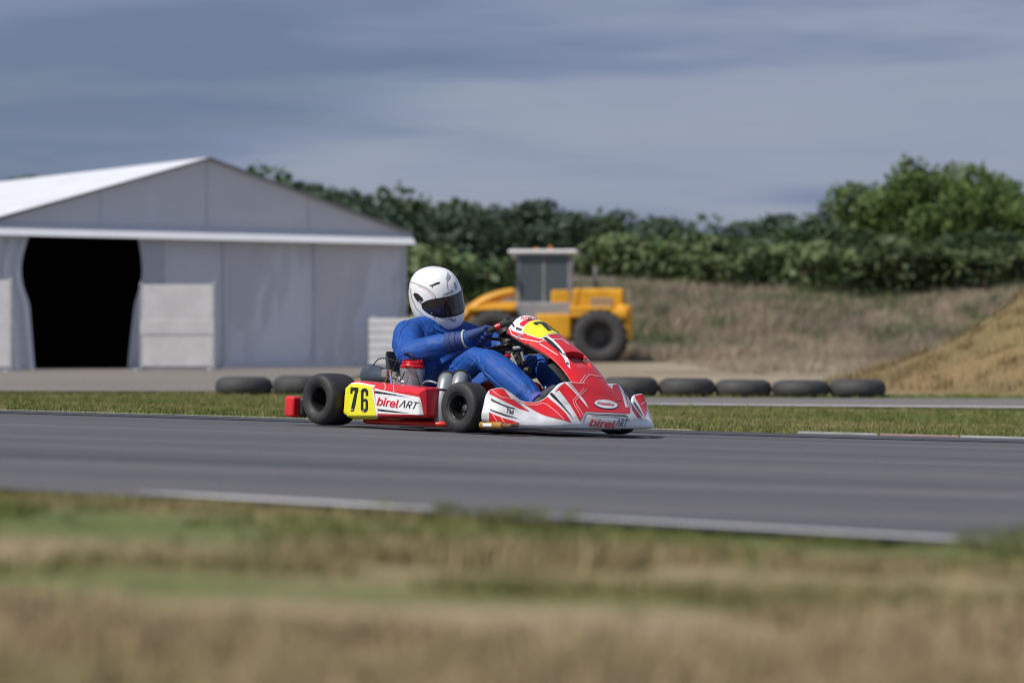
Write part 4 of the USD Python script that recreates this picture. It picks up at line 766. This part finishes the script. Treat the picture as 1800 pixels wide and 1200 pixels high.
# walls
def cloth_wall(a0, a1, z0, z1, seed, amp=.03):
    a, zq_ = np.meshgrid(np.linspace(a0, a1, 90), np.linspace(z0, z1, 40), indexing='ij'); w = meshkit.fbm(np.stack([a * 1.5, zq_ * .55, 0 * a], -1), 3, seed); pan = ((a - a0) % 2.2) / 2.2
    b = -amp * (w - .5) * 2 - .03 * np.sin(np.pi * pan) * np.sin(np.pi * (zq_ - z0) / (z1 - z0)); P = np.stack([TL[0] + gu[0] * a + gd[0] * b, TL[1] + gu[1] * a + gd[1] * b, tz + zq_], -1); return grid(P)
obj(tent, 'gable_wall', cloth_wall(d1 + 1.9, gw, .02, EAVE, 61), CANVAS)
obj(tent, 'gable_wall', cat([slab([T3(d1 + .1, 0, .02), T3(d1 + 1.9, 0, .02), T3(d1 + 1.9, 0, EAVE), T3(d1 + .1, 0, EAVE)], .03, gin)]), CANVAS, smooth=False)
obj(tent, 'gable_wall', slab([T3(0, 0, .02), T3(d0 - .25, 0, .02), T3(d0 - .25, 0, EAVE), T3(0, 0, EAVE)], .03, gin), CANVAS, smooth=False)
obj(tent, 'gable', slab([T3(.02, 0, EAVE + .26), T3(gw - .02, 0, EAVE + .26), T3(gw / 2, 0, APEX - .02)], .03, gin), CANVAS, smooth=False)
obj(tent, 'valance', slab([T3(-.12, -.26, EAVE), T3(gw + .12, -.26, EAVE), T3(gw + .12, -.03, EAVE + .27), T3(-.12, -.03, EAVE + .27)], .04, gin), CANVAS, smooth=False)
for a in (0, gw): obj(tent, 'side_wall', slab([T3(a, .05, .02), T3(a, DEP, .02), T3(a, DEP, EAVE + .2), T3(a, .05, EAVE + .2)], .03, np.r_[gu, 0] * (1 if a == 0 else -1)), CANVAS, smooth=False)
obj(tent, 'back_wall', slab([T3(0, DEP, .02), T3(gw, DEP, .02), T3(gw, DEP, EAVE + .2), T3(gw / 2, DEP, APEX), T3(0, DEP, EAVE + .2)], .03, -gin), CANVAS, smooth=False)
def roof_side(sgn, off, y0, y1, over):
    n1, n2 = 24, 30; P = np.zeros((n1, n2, 3))
    for i, t in enumerate(np.linspace(0, 1, n1)):
        for j, b in enumerate(np.linspace(y0, y1, n2)):
            sag = -.07 * math.sin(math.pi * t) * abs(math.sin(math.pi * b / 5.0)) ; a = gw / 2 + sgn * (gw / 2 + over) * t
            z = APEX + (EAVE + .25 - APEX) * t + sag; P[i, j] = T3(a, b, z + off)
    return grid(P)
for sgn in (-1, 1):
    obj(tent, 'roof', cat([roof_side(sgn, .03, -OV, DEP + OV, .14), roof_side(sgn, .0, -OV, DEP + OV, .14)]), CANVAS)
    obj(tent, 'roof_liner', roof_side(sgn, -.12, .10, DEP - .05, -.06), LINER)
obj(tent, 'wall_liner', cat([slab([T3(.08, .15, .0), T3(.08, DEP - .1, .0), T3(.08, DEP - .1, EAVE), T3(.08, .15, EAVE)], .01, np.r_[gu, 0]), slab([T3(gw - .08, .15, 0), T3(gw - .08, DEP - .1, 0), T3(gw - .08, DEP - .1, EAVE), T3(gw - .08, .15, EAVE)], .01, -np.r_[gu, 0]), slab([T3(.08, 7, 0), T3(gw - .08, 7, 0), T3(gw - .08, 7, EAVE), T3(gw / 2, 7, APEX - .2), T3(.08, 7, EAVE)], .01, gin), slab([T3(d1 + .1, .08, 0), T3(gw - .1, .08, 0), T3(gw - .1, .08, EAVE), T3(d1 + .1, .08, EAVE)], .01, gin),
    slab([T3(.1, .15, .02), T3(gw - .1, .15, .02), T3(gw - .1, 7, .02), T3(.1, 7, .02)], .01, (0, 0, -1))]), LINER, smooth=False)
for a in (.0, gw / 2 + .9, gw): obj(tent, 'post', cyl(T3(a, .07 if a else .0, 0), T3(a, .07 if a else .0, EAVE), .05, 12), FRAME)
obj(tent, 'curtain', fold(0, 0, 0, EAVE, .045, 6, -.03, lambda t: (d0 - 1.6, d0 + .12 - .16 * math.sin(min(1, t / .5) * math.pi) + .22 * max(0, t - .4))), CANVAS, label='left door curtain gathered to the side')
obj(tent, 'curtain', fold(0, 0, 0, EAVE, .045, 6, -.03, lambda t: (d1 - .06 + .10 * math.sin(min(1, t / .5) * math.pi) - .34 * max(0, t - .3), d1 + .55)), CANVAS, label='right door curtain spreading towards the ground')
sp2 = thing('screen_panel', 'white screen panel on feet at the left edge of the picture by the tent', 'screen', loc=(at_(-95, 52.6), 52.6, on(-10, 52.6)), rz=-14)
obj(sp2, 'sheet', rbox((0, -.02, .08), (1.32, .02, 1.72), .015), pbr('soiled_sheet', (.40, .40, .415), .6, vary=.12, scale=3))
for x in (-.04, 1.32): obj(sp2, 'post', rbox((x, -.03, 0), (x + .04, .03, 1.76), .008), FRAME); obj(sp2, 'foot', rbox((x - .01, -.28, 0), (x + .05, .28, .04), .008), FRAME)
sp = thing('screen_panel', 'white screen panel on feet standing beside the dark tent doorway', 'screen', loc=(at_(250, 53.6), 53.6, on(-7, 53.6)), rz=-14)
obj(sp, 'sheet', rbox((0, -.02, .08), (1.45, .02, 1.66), .015), MATS['soiled_sheet'])
obj(sp, 'rail', rbox((-.03, -.035, .70), (1.48, -.0205, .98), .006), MATS['soiled_sheet'])
for x in (-.04, 1.45): obj(sp, 'post', rbox((x, -.03, 0), (x + .04, .03, 1.70), .008), FRAME); obj(sp, 'foot', rbox((x - .01, -.28, 0), (x + .05, .28, .04), .008), FRAME)
for a_ in (d1 + 1.92, d1 + 4.1, gw - .06): obj(tent, 'wall_seam', slab([T3(a_, -.06, .15), T3(a_ + .05, -.06, .15), T3(a_ + .05, -.06, EAVE - .01), T3(a_, -.06, EAVE - .01)], .02, -gin), CANVAS, smooth=False)
for a_ in (gw * .25, gw * .5, gw * .75): obj(tent, 'gable_seam', slab([T3(a_, -.004, EAVE + .28), T3(a_ + .04, -.004, EAVE + .28), T3(a_ + .04, -.004, EAVE + .26 + (APEX - EAVE - .3) * (1 - abs(a_ / gw - .5) * 2)), T3(a_, -.004, EAVE + .26 + (APEX - EAVE - .3) * (1 - abs(a_ / gw - .5) * 2))], .02, -gin), CANVAS, smooth=False)
obj(tent, 'skirt', slab([T3(d1 + 1.9, -.05, 0.0), T3(gw, -.05, 0), T3(gw, -.05, .14), T3(d1 + 1.9, -.05, .14)], .03, gin), SLAT, smooth=False)
cr = thing('plastic_barrier', 'dull yellow plastic barrier lying inside the dark tent doorway', 'barrier', loc=T3(wall_t(115), 4.6, .03), rz=math.degrees(math.atan2(gu[1], gu[0])))
obj(cr, 'body', [rbox((-.7, -.2, 0), (.7, .2, .30), .06), rbox((-.66, -.14, .3), (.66, .14, .45), .05)], LYEL)
obj(cr, 'foot', rbox((-.75, -.25, 0), (-.45, .25, .08), .02), LYEL); obj(cr, 'foot', rbox((.45, -.25, 0), (.75, .25, .08), .02), LYEL)
# white slatted fence beside the tent
sf = thing('slatted_fence', 'low white slatted fence panel standing beside the tent', 'fence', loc=(-3.05, 59.2, on(-3, 59.2)), rz=4)
for k in range(6): obj(sf, 'slat', rbox((0, -.02, .06 + k * .175), (1.9, .02, .06 + k * .175 + (.15 if k != 5 else .12)), .01), SLAT)
for x in (.1, .95, 1.8): obj(sf, 'post', rbox((x - .035, .022, 0), (x + .035, .09, 1.12), .01), FRAME)

# ------------------------------------------------------------------ the loader
ld = thing('wheel_loader', 'yellow wheel loader with glazed cab parked behind the kart', 'wheel loader', loc=(1.15, 75.0, on(1.15, 75)), rz=-4)
def lwheel(x, y):
    w = UsdGeom.Xform.Define(stage, numbered(f'{ld.GetPath()}/wheel')).GetPrim()
    t = lathe_y([(-.2, .38), (-.24, .45), (-.25, .58), (-.22, .66), (-.1, .69), (.1, .69), (.22, .66), (.25, .58), (.24, .45), (.2, .38)], 40); lug = []
    for k in range(20):
        a = k * math.pi / 10
        for s_ in (-1, 1):
            b = box((-.04, -.1, 0), (.04, .1, .05)); b.apply_transform(tr.rotation_matrix(s_ * .5, [0, 0, 1])); b.apply_translation((0, s_ * .1, .675)); b.apply_transform(tr.rotation_matrix(a + (s_ > 0) * .15, [0, 1, 0])); lug.append(b)
    obj(w, 'tyre', move(cat([t] + lug), (x, y, .70)), SIDEWALL)
    obj(w, 'rim', move(lathe_y([(-.2, .39), (-.12, .36), (-.10, .2), (-.16, .18), (-.16, 0), (.16, 0), (.16, .18), (.10, .2), (.12, .36), (.2, .39)], 32), (x, y, .70)), RIMM)
for x in (-1.55, 1.25):
    for y in (-.95, .95): lwheel(x, y)
obj(ld, 'rear_body', [rbox((-.1, -.68, .85), (1.9, .68, 1.98), .1), rbox((1.7, -.85, .6), (2.1, .85, 1.55), .12), rbox((-.45, -.97, .62), (.5, -.45, 1.30), .08), rbox((-.45, .45, .62), (.5, .97, 1.30), .08), rbox((.5, -.97, 1.18), (2.0, -.60, 1.42), .06), rbox((.45, -.98, 1.36), (1.6, -.66, 1.5), .05), rbox((.45, .66, 1.36), (1.6, .98, 1.5), .05)], LYEL)
for k in range(4): obj(ld, 'grille', rbox((1.0, -.70, 1.25 + k * .13), (1.6, -.675, 1.32 + k * .13), .008), LGREY)
obj(ld, 'chassis', [rbox((-.3, -.42, .55), (1.8, .42, 1.0), .05), rbox((-1.9, -.38, .55), (-.35, .38, 1.05), .05)], LGREY)
obj(ld, 'front_body', [rbox((-2.15, -.50, .62), (-.85, .50, 1.62), .08), rbox((-2.3, -.95, 1.36), (-1.0, -.50, 1.50), .05), rbox((-2.0, -.98, 1.38), (-1.1, -.55, 1.48), .04), rbox((-2.0, .55, 1.38), (-1.1, .98, 1.48), .04)], LYEL)
cab = obj(ld, 'cab', [rbox((-1.0, -.70, 1.0), (.50, .70, 1.62), .06)] + [rbox((x - .04, y - .04, 1.55), (x + .04, y + .04, 2.92), .02) for x in (-.94, .44) for y in (-.64, .64)] + [rbox((-.28, y - .03, 1.55), (-.21, y + .03, 2.92), .015) for y in (-.64, .64)], LGREY)
obj(cab, 'roof', [rbox((-1.2, -.82, 2.90), (.66, .82, 3.02), .05)], LROOF)
for lo, hi in (((-.9, -.66, 1.62), (-.29, -.645, 2.9)), ((-.20, -.66, 1.62), (.40, -.645, 2.9)), ((-.9, .645, 1.62), (.40, .66, 2.9)), ((-.975, -.59, 1.62), (-.96, .59, 2.9)), ((.46, -.59, 1.62), (.475, .59, 2.9))): obj(cab, 'window', box(lo, hi), LGLASS)
obj(ld, 'beacon', cyl((-.1, -.2, 3.015), (-.1, -.2, 3.13), .055, 16), AMBER); obj(ld, 'beacon', cyl((-.5, .3, 3.015), (-.5, .3, 3.11), .05, 16), AMBER)
obj(ld, 'exhaust', [cyl((1.1, .2, 1.95), (1.1, .2, 2.6), .05, 12)], LGREY)
for y in (-.40, .40): obj(ld, 'lift_arm', [tube([(-1.1, y, 1.9), (-1.9, y, 1.65), (-2.6, y, 1.05), (-2.95, y, .55)], [.10, .13, .12, .1], 14, 8)], LYEL)
bk = [tube([(-2.9, 0, .95), (-2.95, 0, .5), (-3.1, 0, .2), (-3.7, 0, .12)], .03, 10, 6)]
prof = np.array([(-2.85, 1.05), (-2.82, .7), (-2.9, .35), (-3.15, .16), (-3.75, .1), (-3.75, .14), (-3.18, .21), (-2.96, .39), (-2.88, .7), (-2.91, 1.05)])
bucket = trimesh.creation.extrude_polygon(Polygon(prof), 2.3, engine='earcut'); bucket.apply_transform(tr.rotation_matrix(math.pi / 2, [1, 0, 0])); bucket.apply_translation((0, 1.15, 0))
side = [trimesh.creation.extrude_polygon(Polygon([(-2.85, 1.05), (-2.82, .7), (-2.9, .35), (-3.15, .16), (-3.75, .1), (-3.1, .95)]), .04, engine='earcut') for _ in range(2)]
for q, y in zip(side, (-1.11, 1.15)): q.apply_transform(tr.rotation_matrix(math.pi / 2, [1, 0, 0])); q.apply_translation((0, y, 0))
obj(ld, 'bucket', cat([bucket] + side), LGREY, smooth=30)
obj(ld, 'hand_rail', [tube([(.52, -.74, 1.6), (.52, -.82, 2.3), (.52, -.74, 2.75)], .018, 10, 6), tube([(.5, -.66, 1.98), (.55, -.66, 2.25), (1.6, -.66, 2.25), (1.65, -.66, 1.98)], .018, 16, 6)], LGREY)
obj(ld, 'mirror', [rbox((-1.24, -.98, 2.35), (-1.18, -.78, 2.65), .02), cyl((-.98, -.68, 2.7), (-1.2, -.88, 2.6), .015, 8)], BLACKP)
for y in (-.18, .18): obj(ld, 'hydraulic_ram', [cyl((-1.0, y, 1.2), (-1.9, y, 1.2), .07, 12), cyl((-1.9, y, 1.2), (-2.6, y, .9), .035, 10)], LGREY)
obj(ld, 'step', [box((-.5, -.95, .55), (-.1, -.7, .6)), box((-.5, -.95, .85), (-.1, -.7, .9)), box((-.52, -.95, .5), (-.48, -.9, 1.2)), box((-.12, -.95, .5), (-.08, -.9, 1.2))], LGREY)
for y in (-.6, .6): obj(ld, 'work_light', rbox((-1.12, y - .08, 2.78), (-1.02, y + .08, 2.9), .02), LROOF)

# ------------------------------------------------------------------ tyres lying in a row
def tyre_mesh():
    p = np.array([(.0, .19), (-.01, .22), (.01, .27), (.04, .30), (.09, .312), (.15, .30), (.18, .27), (.20, .22), (.19, .19), (.15, .20), (.10, .215), (.04, .20)]); th = np.arange(40) * 2 * np.pi / 40
    P = np.stack([p[:, 1, None] * np.cos(th), p[:, 1, None] * np.sin(th), np.broadcast_to(p[:, :1], (len(p), 40))], -1); rr = 1 + .008 * np.sign(np.sin(th * 20)); P[3:6, :, :2] *= rr[None, :, None]
    return grid(P, True, True)
tyre_x = [-2.92, -2.30, 1.28, 1.90, 2.52, 3.14, 3.76]
first = None
tyre_says = ['black car tyre lying flat left of the kart, the farther of the two there', 'black car tyre lying flat just left of the rear wheel of the kart', 'black car tyre lying flat behind the kart nose, first of the right-hand row', 'black car tyre second from the kart nose in the right-hand row', 'black car tyre in the middle of the right-hand row of five', 'black car tyre second from the mound end of the right-hand row', 'black car tyre at the end of the right-hand row nearest the ochre mound']
for i, x in enumerate(tyre_x):
    y = 30.2 + .04 * math.sin(i * 2.1); z = on(x, y) - .01
    if first is None:
        first = thing('barrier_tyre', tyre_says[i], 'tyre', 'tyres lying in a row along the far verge', loc=(x, y, z), rz=17)
        obj(first, 'casing', tyre_mesh(), SIDEWALL)
    else:
        x_ = UsdGeom.Xform.Define(stage, numbered('/World/barrier_tyre')); x_.GetPrim().GetReferences().AddInternalReference(first.GetPath()); x_.GetPrim().SetInstanceable(True)
        x_.ClearXformOpOrder(); x_.AddTranslateOp(opSuffix='at').Set(Gf.Vec3d(x, y, z)); x_.AddRotateZOp(opSuffix='turn').Set(37.0 * i); x_.AddScaleOp(opSuffix='size').Set(Gf.Vec3f(1, 1, 1.0 + .08 * math.sin(i)))
        tag(x_, tyre_says[i], 'tyre', 'tyres lying in a row along the far verge')

# ------------------------------------------------------------------ trees and shrubs
def leaf_cloud(rng, lobes, n, size, flat=.6):
    """many small leaf faces through the volume of several lobes (centre, radii), thicker towards the skin"""
    w = np.array([r[0] * r[1] * r[2] for _, r in lobes]) ** .75; w /= w.sum(); pick = rng.choice(len(lobes), n, p=w)
    d = rng.normal(size=(n, 3)); d /= np.linalg.norm(d, axis=1, keepdims=True); rad = rng.uniform(.35, 1, n) ** .45 * rng.uniform(.86, 1.1, n)
    c = np.array([l[0] for l in lobes])[pick] + d * rad[:, None] * np.array([l[1] for l in lobes])[pick]
    nn = d + rng.normal(size=(n, 3)) * .7; nn /= np.linalg.norm(nn, axis=1, keepdims=True)
    a = np.cross(nn, rng.normal(size=(n, 3))); a /= np.linalg.norm(a, axis=1, keepdims=True); b = np.cross(nn, a); s = size * rng.uniform(.6, 1.4, n)[:, None]
    V = np.stack([c - a * s, c - b * s * flat, c + a * s, c + b * s * flat], 1).reshape(-1, 3); i = np.arange(n) * 4
    return trimesh.Trimesh(V, np.vstack([np.stack([i, i + 1, i + 2], 1), np.stack([i, i + 2, i + 3], 1)]), process=False)
def tree_proto(name, seed, h, w, nl, n, size, mat, label, cat_, loc, rz, sc, group, trunk=True, low=.22):
    rng = np.random.default_rng(seed); t = thing(name, label, cat_, group, loc=loc, rz=rz, scale=sc)
    lobes = []
    for k in range(nl):
        f = rng.uniform(low, .9); rr = w * (1 - .5 * abs(f - .5) * 1.4) * .5; a = rng.uniform(0, 6.28); q = rng.uniform(.2, .95) * rr
        lobes.append(((q * math.cos(a), q * math.sin(a), f * h), np.array([rng.uniform(.30, .5) * w * .5, rng.uniform(.3, .5) * w * .5, rng.uniform(.09, .15) * h])))
    lobes.append(((0, 0, h * .55), np.array([w * .33, w * .33, h * .32])))
    if trunk:
        br = [tube([(0, 0, -.3), (.05 * w * .2, .02, h * .3), (.02, .04, h * .75)], [h * .024, h * .018, h * .006], 12, 8)]
        for k in range(min(7, nl)): c = lobes[k][0]; br.append(tube([(0, 0, h * (.18 + .05 * k)), (c[0] * .5, c[1] * .5, c[2] * .85), c], [h * .009, h * .006, h * .002], 8, 5))
        obj(t, 'trunk', br, BARK)
    else: obj(t, 'stem', [tube([(0, 0, -.1), (.1 * c[0][0], .1 * c[0][1], h * .3), c[0]], [.03, .02, .008], 6, 5) for c in lobes[:6]], BARK)
    obj(t, 'crown', leaf_cloud(rng, lobes, n, size), mat, smooth=False)
    return t
def at(px, d): return (px - 900) / FPX * d
G1 = 'dark trees of the wood edge behind the bank'
spots = [(15, 262, 118, 'dark tree rising over the left end of the tent roof'), (110, 282, 124, 'dark tree barely topping the tent roof left of its middle'), (285, 262, 120, 'dark tree showing above the middle of the tent roof'), (395, 268, 126, 'dark tree just beside the tent peak'),
         (495, 296, 116, 'dark tree standing over the right slope of the tent'), (575, 292, 122, 'tallest dark tree right of the tent roof'), (655, 303, 117, 'dark tree second to the right of the tent corner'), (735, 310, 123, 'dark tree straight above the helmet'),
         (815, 326, 118, 'dark tree left of the cab roof of the loader'), (895, 334, 124, 'dark tree behind the left edge of the loader cab'), (975, 346, 119, 'dark tree behind the loader beacon'), (1060, 354, 126, 'low dark tree just right of the loader cab'),
         (1150, 356, 120, 'low dark tree between the loader and the lowest dip of the skyline'), (1330, 362, 122, 'low dark tree right of the skyline dip'), (1410, 350, 118, 'dark tree left of the tall bright tree'), (1490, 343, 124, 'dark tree touching the tall bright tree')]
protos = {}
def plant(kind, px, top, d, label, cat_, group, w=1.0, base=None):
    x = at(px, d); z0 = on(x, d) - .15; h = ((600 - top) / FPX * d + EYE[2] - z0) * (1.10 if kind == 'c' else .97); nm, H0 = PR[kind]['name'], PR[kind]['h']
    s = h / H0; loc = (x, d, z0); rz = float(RNG.uniform(0, 360)); sc = (s * w, s * w, s)
    if kind not in protos: protos[kind] = tree_proto(loc=loc, rz=rz, sc=sc, label=label, cat_=cat_, group=group, **PR[kind])
    else: copy_of(protos[kind], nm, loc, rz, sc, label, cat_, group)
PR = {'a': dict(name='dark_tree', seed=11, h=6.0, w=5.0, nl=16, n=4200, size=.155, mat=LEAF_DARK, low=.15), 'b': dict(name='dark_tree', seed=12, h=6.0, w=4.4, nl=14, n=4000, size=.155, mat=LEAF_DARK, low=.15), 'b2': dict(name='dark_tree', seed=17, h=6.0, w=5.4, nl=16, n=4200, size=.155, mat=LEAF_MID, low=.12),
      'c': dict(name='bright_tree', seed=13, h=5.0, w=4.6, nl=16, n=5200, size=.115, mat=LEAF_LIGHT, low=.12), 'd': dict(name='shrub', seed=14, h=1.5, w=2.6, nl=9, n=900, size=.09, mat=LEAF_OLIVE, trunk=False, low=.3), 'e': dict(name='shrub', seed=15, h=1.5, w=2.4, nl=9, n=900, size=.09, mat=LEAF_MID, trunk=False, low=.3)}
for i, (px, top, d, lb) in enumerate(spots): plant(('a', 'b', 'a', 'b2')[i % 4], px, top, d, lb, 'tree', G1, 1.15)
for px, top, d, lb, w in [(1545, 312, 100, 'bright green tree at the left of the tall bright clump', .9), (1640, 288, 98, 'tallest bright green tree above the bank at right', 1.0), (1730, 298, 101, 'bright green tree just right of the tallest bright one', .9), (1810, 330, 100, 'bright green tree cut by the right edge of the picture', 1.0)]: plant('c', px, top, d, lb, 'tree', 'bright trees above the bank at right', w)
for i, (px, top, d, lb) in enumerate([(1140, 405, 93, 'shrub on the bank nearest the loader cab'), (1215, 395, 94, 'shrub on the bank below the skyline dip'), (1275, 430, 91, 'low shrub at the dip of the brown bank'), (1345, 395, 94, 'olive shrub on the bank in front of the low dark trees'), (1420, 420, 91, 'shrub on the bank left of the bright trees'), (1490, 385, 94, 'shrub at the foot of the leftmost bright tree'), (1570, 415, 92, 'shrub below the gap between the bright trees'), (1650, 395, 93, 'shrub at the foot of the tallest bright tree'), (1735, 420, 91, 'shrub on the bank above the ochre mound'), (1800, 400, 93, 'shrub on the bank at the right edge'),
                                      (1060, 430, 95, 'shrub half hidden behind the loader hood'), (830, 430, 94, 'shrub behind the front of the loader'), (745, 425, 95, 'shrub beside the right end of the tent')]): plant('de'[i % 2], px, top, d, lb, 'shrub', 'shrubs along the top of the brown bank', 1.25)
# the wood behind, one far mass
rng = np.random.default_rng(21); lobes = []
for k in range(150):
    x = -62 + 124 * (k + rng.uniform(-.3, .3)) / 150; d = rng.uniform(132, 146); px = 900 + x / d * FPX; topy = np.interp(px, [-2000, 0, 300, 480, 800, 1000, 1300, 1480, 1560, 1800, 3500], [310, 305, 305, 318, 345, 368, 378, 366, 345, 352, 330]) + rng.uniform(0, 14)
    top = (600 - topy) / FPX * d + .48; lobes.append(((x, d, 2.3 + (top - 2.3) * .5), np.array([1.6, 1.4, (top - 2.3) * .5])))
    lobes.append(((x + .5, d - 1.5, 2.6), np.array([1.5, 1.2, 1.6])))
obj(None, 'wood', leaf_cloud(rng, lobes, 45000, .24), LEAF_DARK, smooth=False, label='dark far wood closing the view behind the bank', kind='stuff')

# ------------------------------------------------------------------ scattered plants
def blades(rng, n, h, spread, width, lean=.5):
    V, F = [], []
    for k in range(n):
        b = rng.normal(size=2) * spread; a = rng.uniform(0, 6.28); hh = h * rng.uniform(.55, 1.2); ln = rng.uniform(.1, lean) * hh; la = rng.uniform(0, 6.28); w = width * rng.uniform(.7, 1.3)
        d = np.array([math.cos(a), math.sin(a)]) * w; L = np.array([math.cos(la), math.sin(la)]) * ln; i = len(V)
        V += [(*(b - d), -.01), (*(b + d), -.01), (*(b + L * .4 - d * .7), hh * .6), (*(b + L * .4 + d * .7), hh * .6), (*(b + L), hh)]
        F += [(i, i + 1, i + 3), (i, i + 3, i + 2), (i + 2, i + 3, i + 4)]
    return trimesh.Trimesh(np.array(V), np.array(F), process=False)
def scatter(name, label, protos_, mat, pos, scale, seed):
    rng = np.random.default_rng(seed); pi = UsdGeom.PointInstancer.Define(stage, numbered('/World/' + name)); path = str(pi.GetPath()); rel = pi.CreatePrototypesRel()
    for k, m in enumerate(protos_):
        q = usdkit.mesh(stage, f'{path}/tuft_{k + 1:03d}' if k else f'{path}/tuft', m, mat); q.CreateDoubleSidedAttr(True); rel.AddTarget(q.GetPath())
    n = len(pos); a = rng.uniform(0, 2 * np.pi, n)
    pi.CreateProtoIndicesAttr(Vt.IntArray.FromNumpy(rng.integers(0, len(protos_), n).astype(np.int32))); pi.CreatePositionsAttr(Vt.Vec3fArray.FromNumpy(pos.astype(np.float32)))
    pi.CreateOrientationsAttr(Vt.QuathArray([Gf.Quath(float(math.cos(x / 2)), 0, 0, float(math.sin(x / 2))) for x in a]))
    s = np.asarray(scale) * rng.uniform(.65, 1.35, n); pi.CreateScalesAttr(Vt.Vec3fArray.FromNumpy(np.repeat(s[:, None], 3, 1).astype(np.float32)))
    return tag(pi, label, None, None, 'stuff')
rg = np.random.default_rng(31)
tufts = [blades(rg, 16, .030, .025, .0022, 1.1) for _ in range(4)]
y = 2.6 + rg.uniform(0, 1, 16000) ** .75 * 6.2; x = rg.uniform(-1, 1, 16000) * (.24 * y + .5); k = y < near_edge(x) - .03 + .04 * rg.normal(size=len(x)); x, y = x[k], y[k]
dens = meshkit.fbm(np.stack([x * 1.3, y * 2.5, 0 * x], -1), 3, 41); k = dens > .46; x, y, dens = x[k], y[k], dens[k]
scatter('grass', 'short dry grass on the near verge', tufts, TUFT, np.stack([x, y, ground_z(x, y) - .008], -1), (.25 + .8 * dens) * np.clip((near_edge(x) - y) * .7 + .55, .4, 1.3), 5)
y = np.r_[rg.uniform(17.05, 25.3, 9000), rg.uniform(25, 31, 4000)]; x = rg.uniform(-1, 1, 13000) * (.22 * y + 1); k = ~((y > 25.3) & (y < 29.5) & (x > -1.6)); x, y = x[k], y[k]
scatter('grass', 'short dry grass on the verge behind the kart', tufts, TUFT, np.stack([x, y, ground_z(x, y) - .005], -1), 1.0, 6)
tall = [blades(rg, 40, .13, .06, .003, .8) for _ in range(3)]
x = np.r_[rg.normal(1.10, .10, 60), rg.normal(-.04, .09, 26), rg.uniform(-1.6, 1.4, 40)]; y = near_edge(x) - np.r_[np.abs(rg.normal(.0, .10, 60)), np.abs(rg.normal(.0, .05, 26)) - .10, rg.uniform(.5, 2.2, 40)]
scatter('weeds', 'taller green weeds at the near edge of the track', tall, pbr('weed_green', (.17, .19, .075), .7, vary=.3, scale=3, trans=.25), np.stack([x, y, ground_z(x, y)], -1), np.r_[np.full(60, .34), np.full(26, .18), np.full(40, .22)], 8)
clump = [blades(rg, 60, .45, .22, .012, .8) for _ in range(4)]
x, y = rg.uniform(-6, 24, 7500), np.r_[rg.uniform(77, 97, 6300), rg.uniform(48, 78, 1200)]; k = (np.abs(x) < y * .21 + 2) & ((y > 77) | ((x > -1.5) & ((np.abs(x - .3) > 3.8) | (y > 76.5)))); x, y = x[k], y[k]
scatter('dry_heath', 'dry brown heath covering the bank', clump, SCRUB, np.stack([x, y, ground_z(x, y) - .03], -1), (.4 + .9 * meshkit.fbm(np.stack([x * .5, y * .5, 0 * x], -1), 3, 44)) * np.where(y > 77, 1, .45), 9)
x = np.r_[rg.normal(4, 1.6, 170), rg.normal(11, 2.2, 170), rg.normal(16, 1.4, 120)]; y = rg.uniform(79, 92, 460)
scatter('green_heath', 'green tufts among the dry heath on the bank', clump, LEAF_OLIVE, np.stack([x, y, ground_z(x, y) - .03], -1), 1.0, 19)
x, y = rg.uniform(3.2, 14, 1400), rg.uniform(30, 43, 1400); mz = mound_z(x, y); k = mz > .10; x, y, mz = x[k], y[k], mz[k]
scatter('mound_grass', 'thin dry grass on the ochre mound', [blades(rg, 26, .12, .07, .004, .9) for _ in range(3)], pbr('straw', (.20, .15, .065), .8, vary=.3, scale=2, trans=.15), np.stack([x, y, ground_z(x, y) + mz - .09], -1), 1.0, 10)
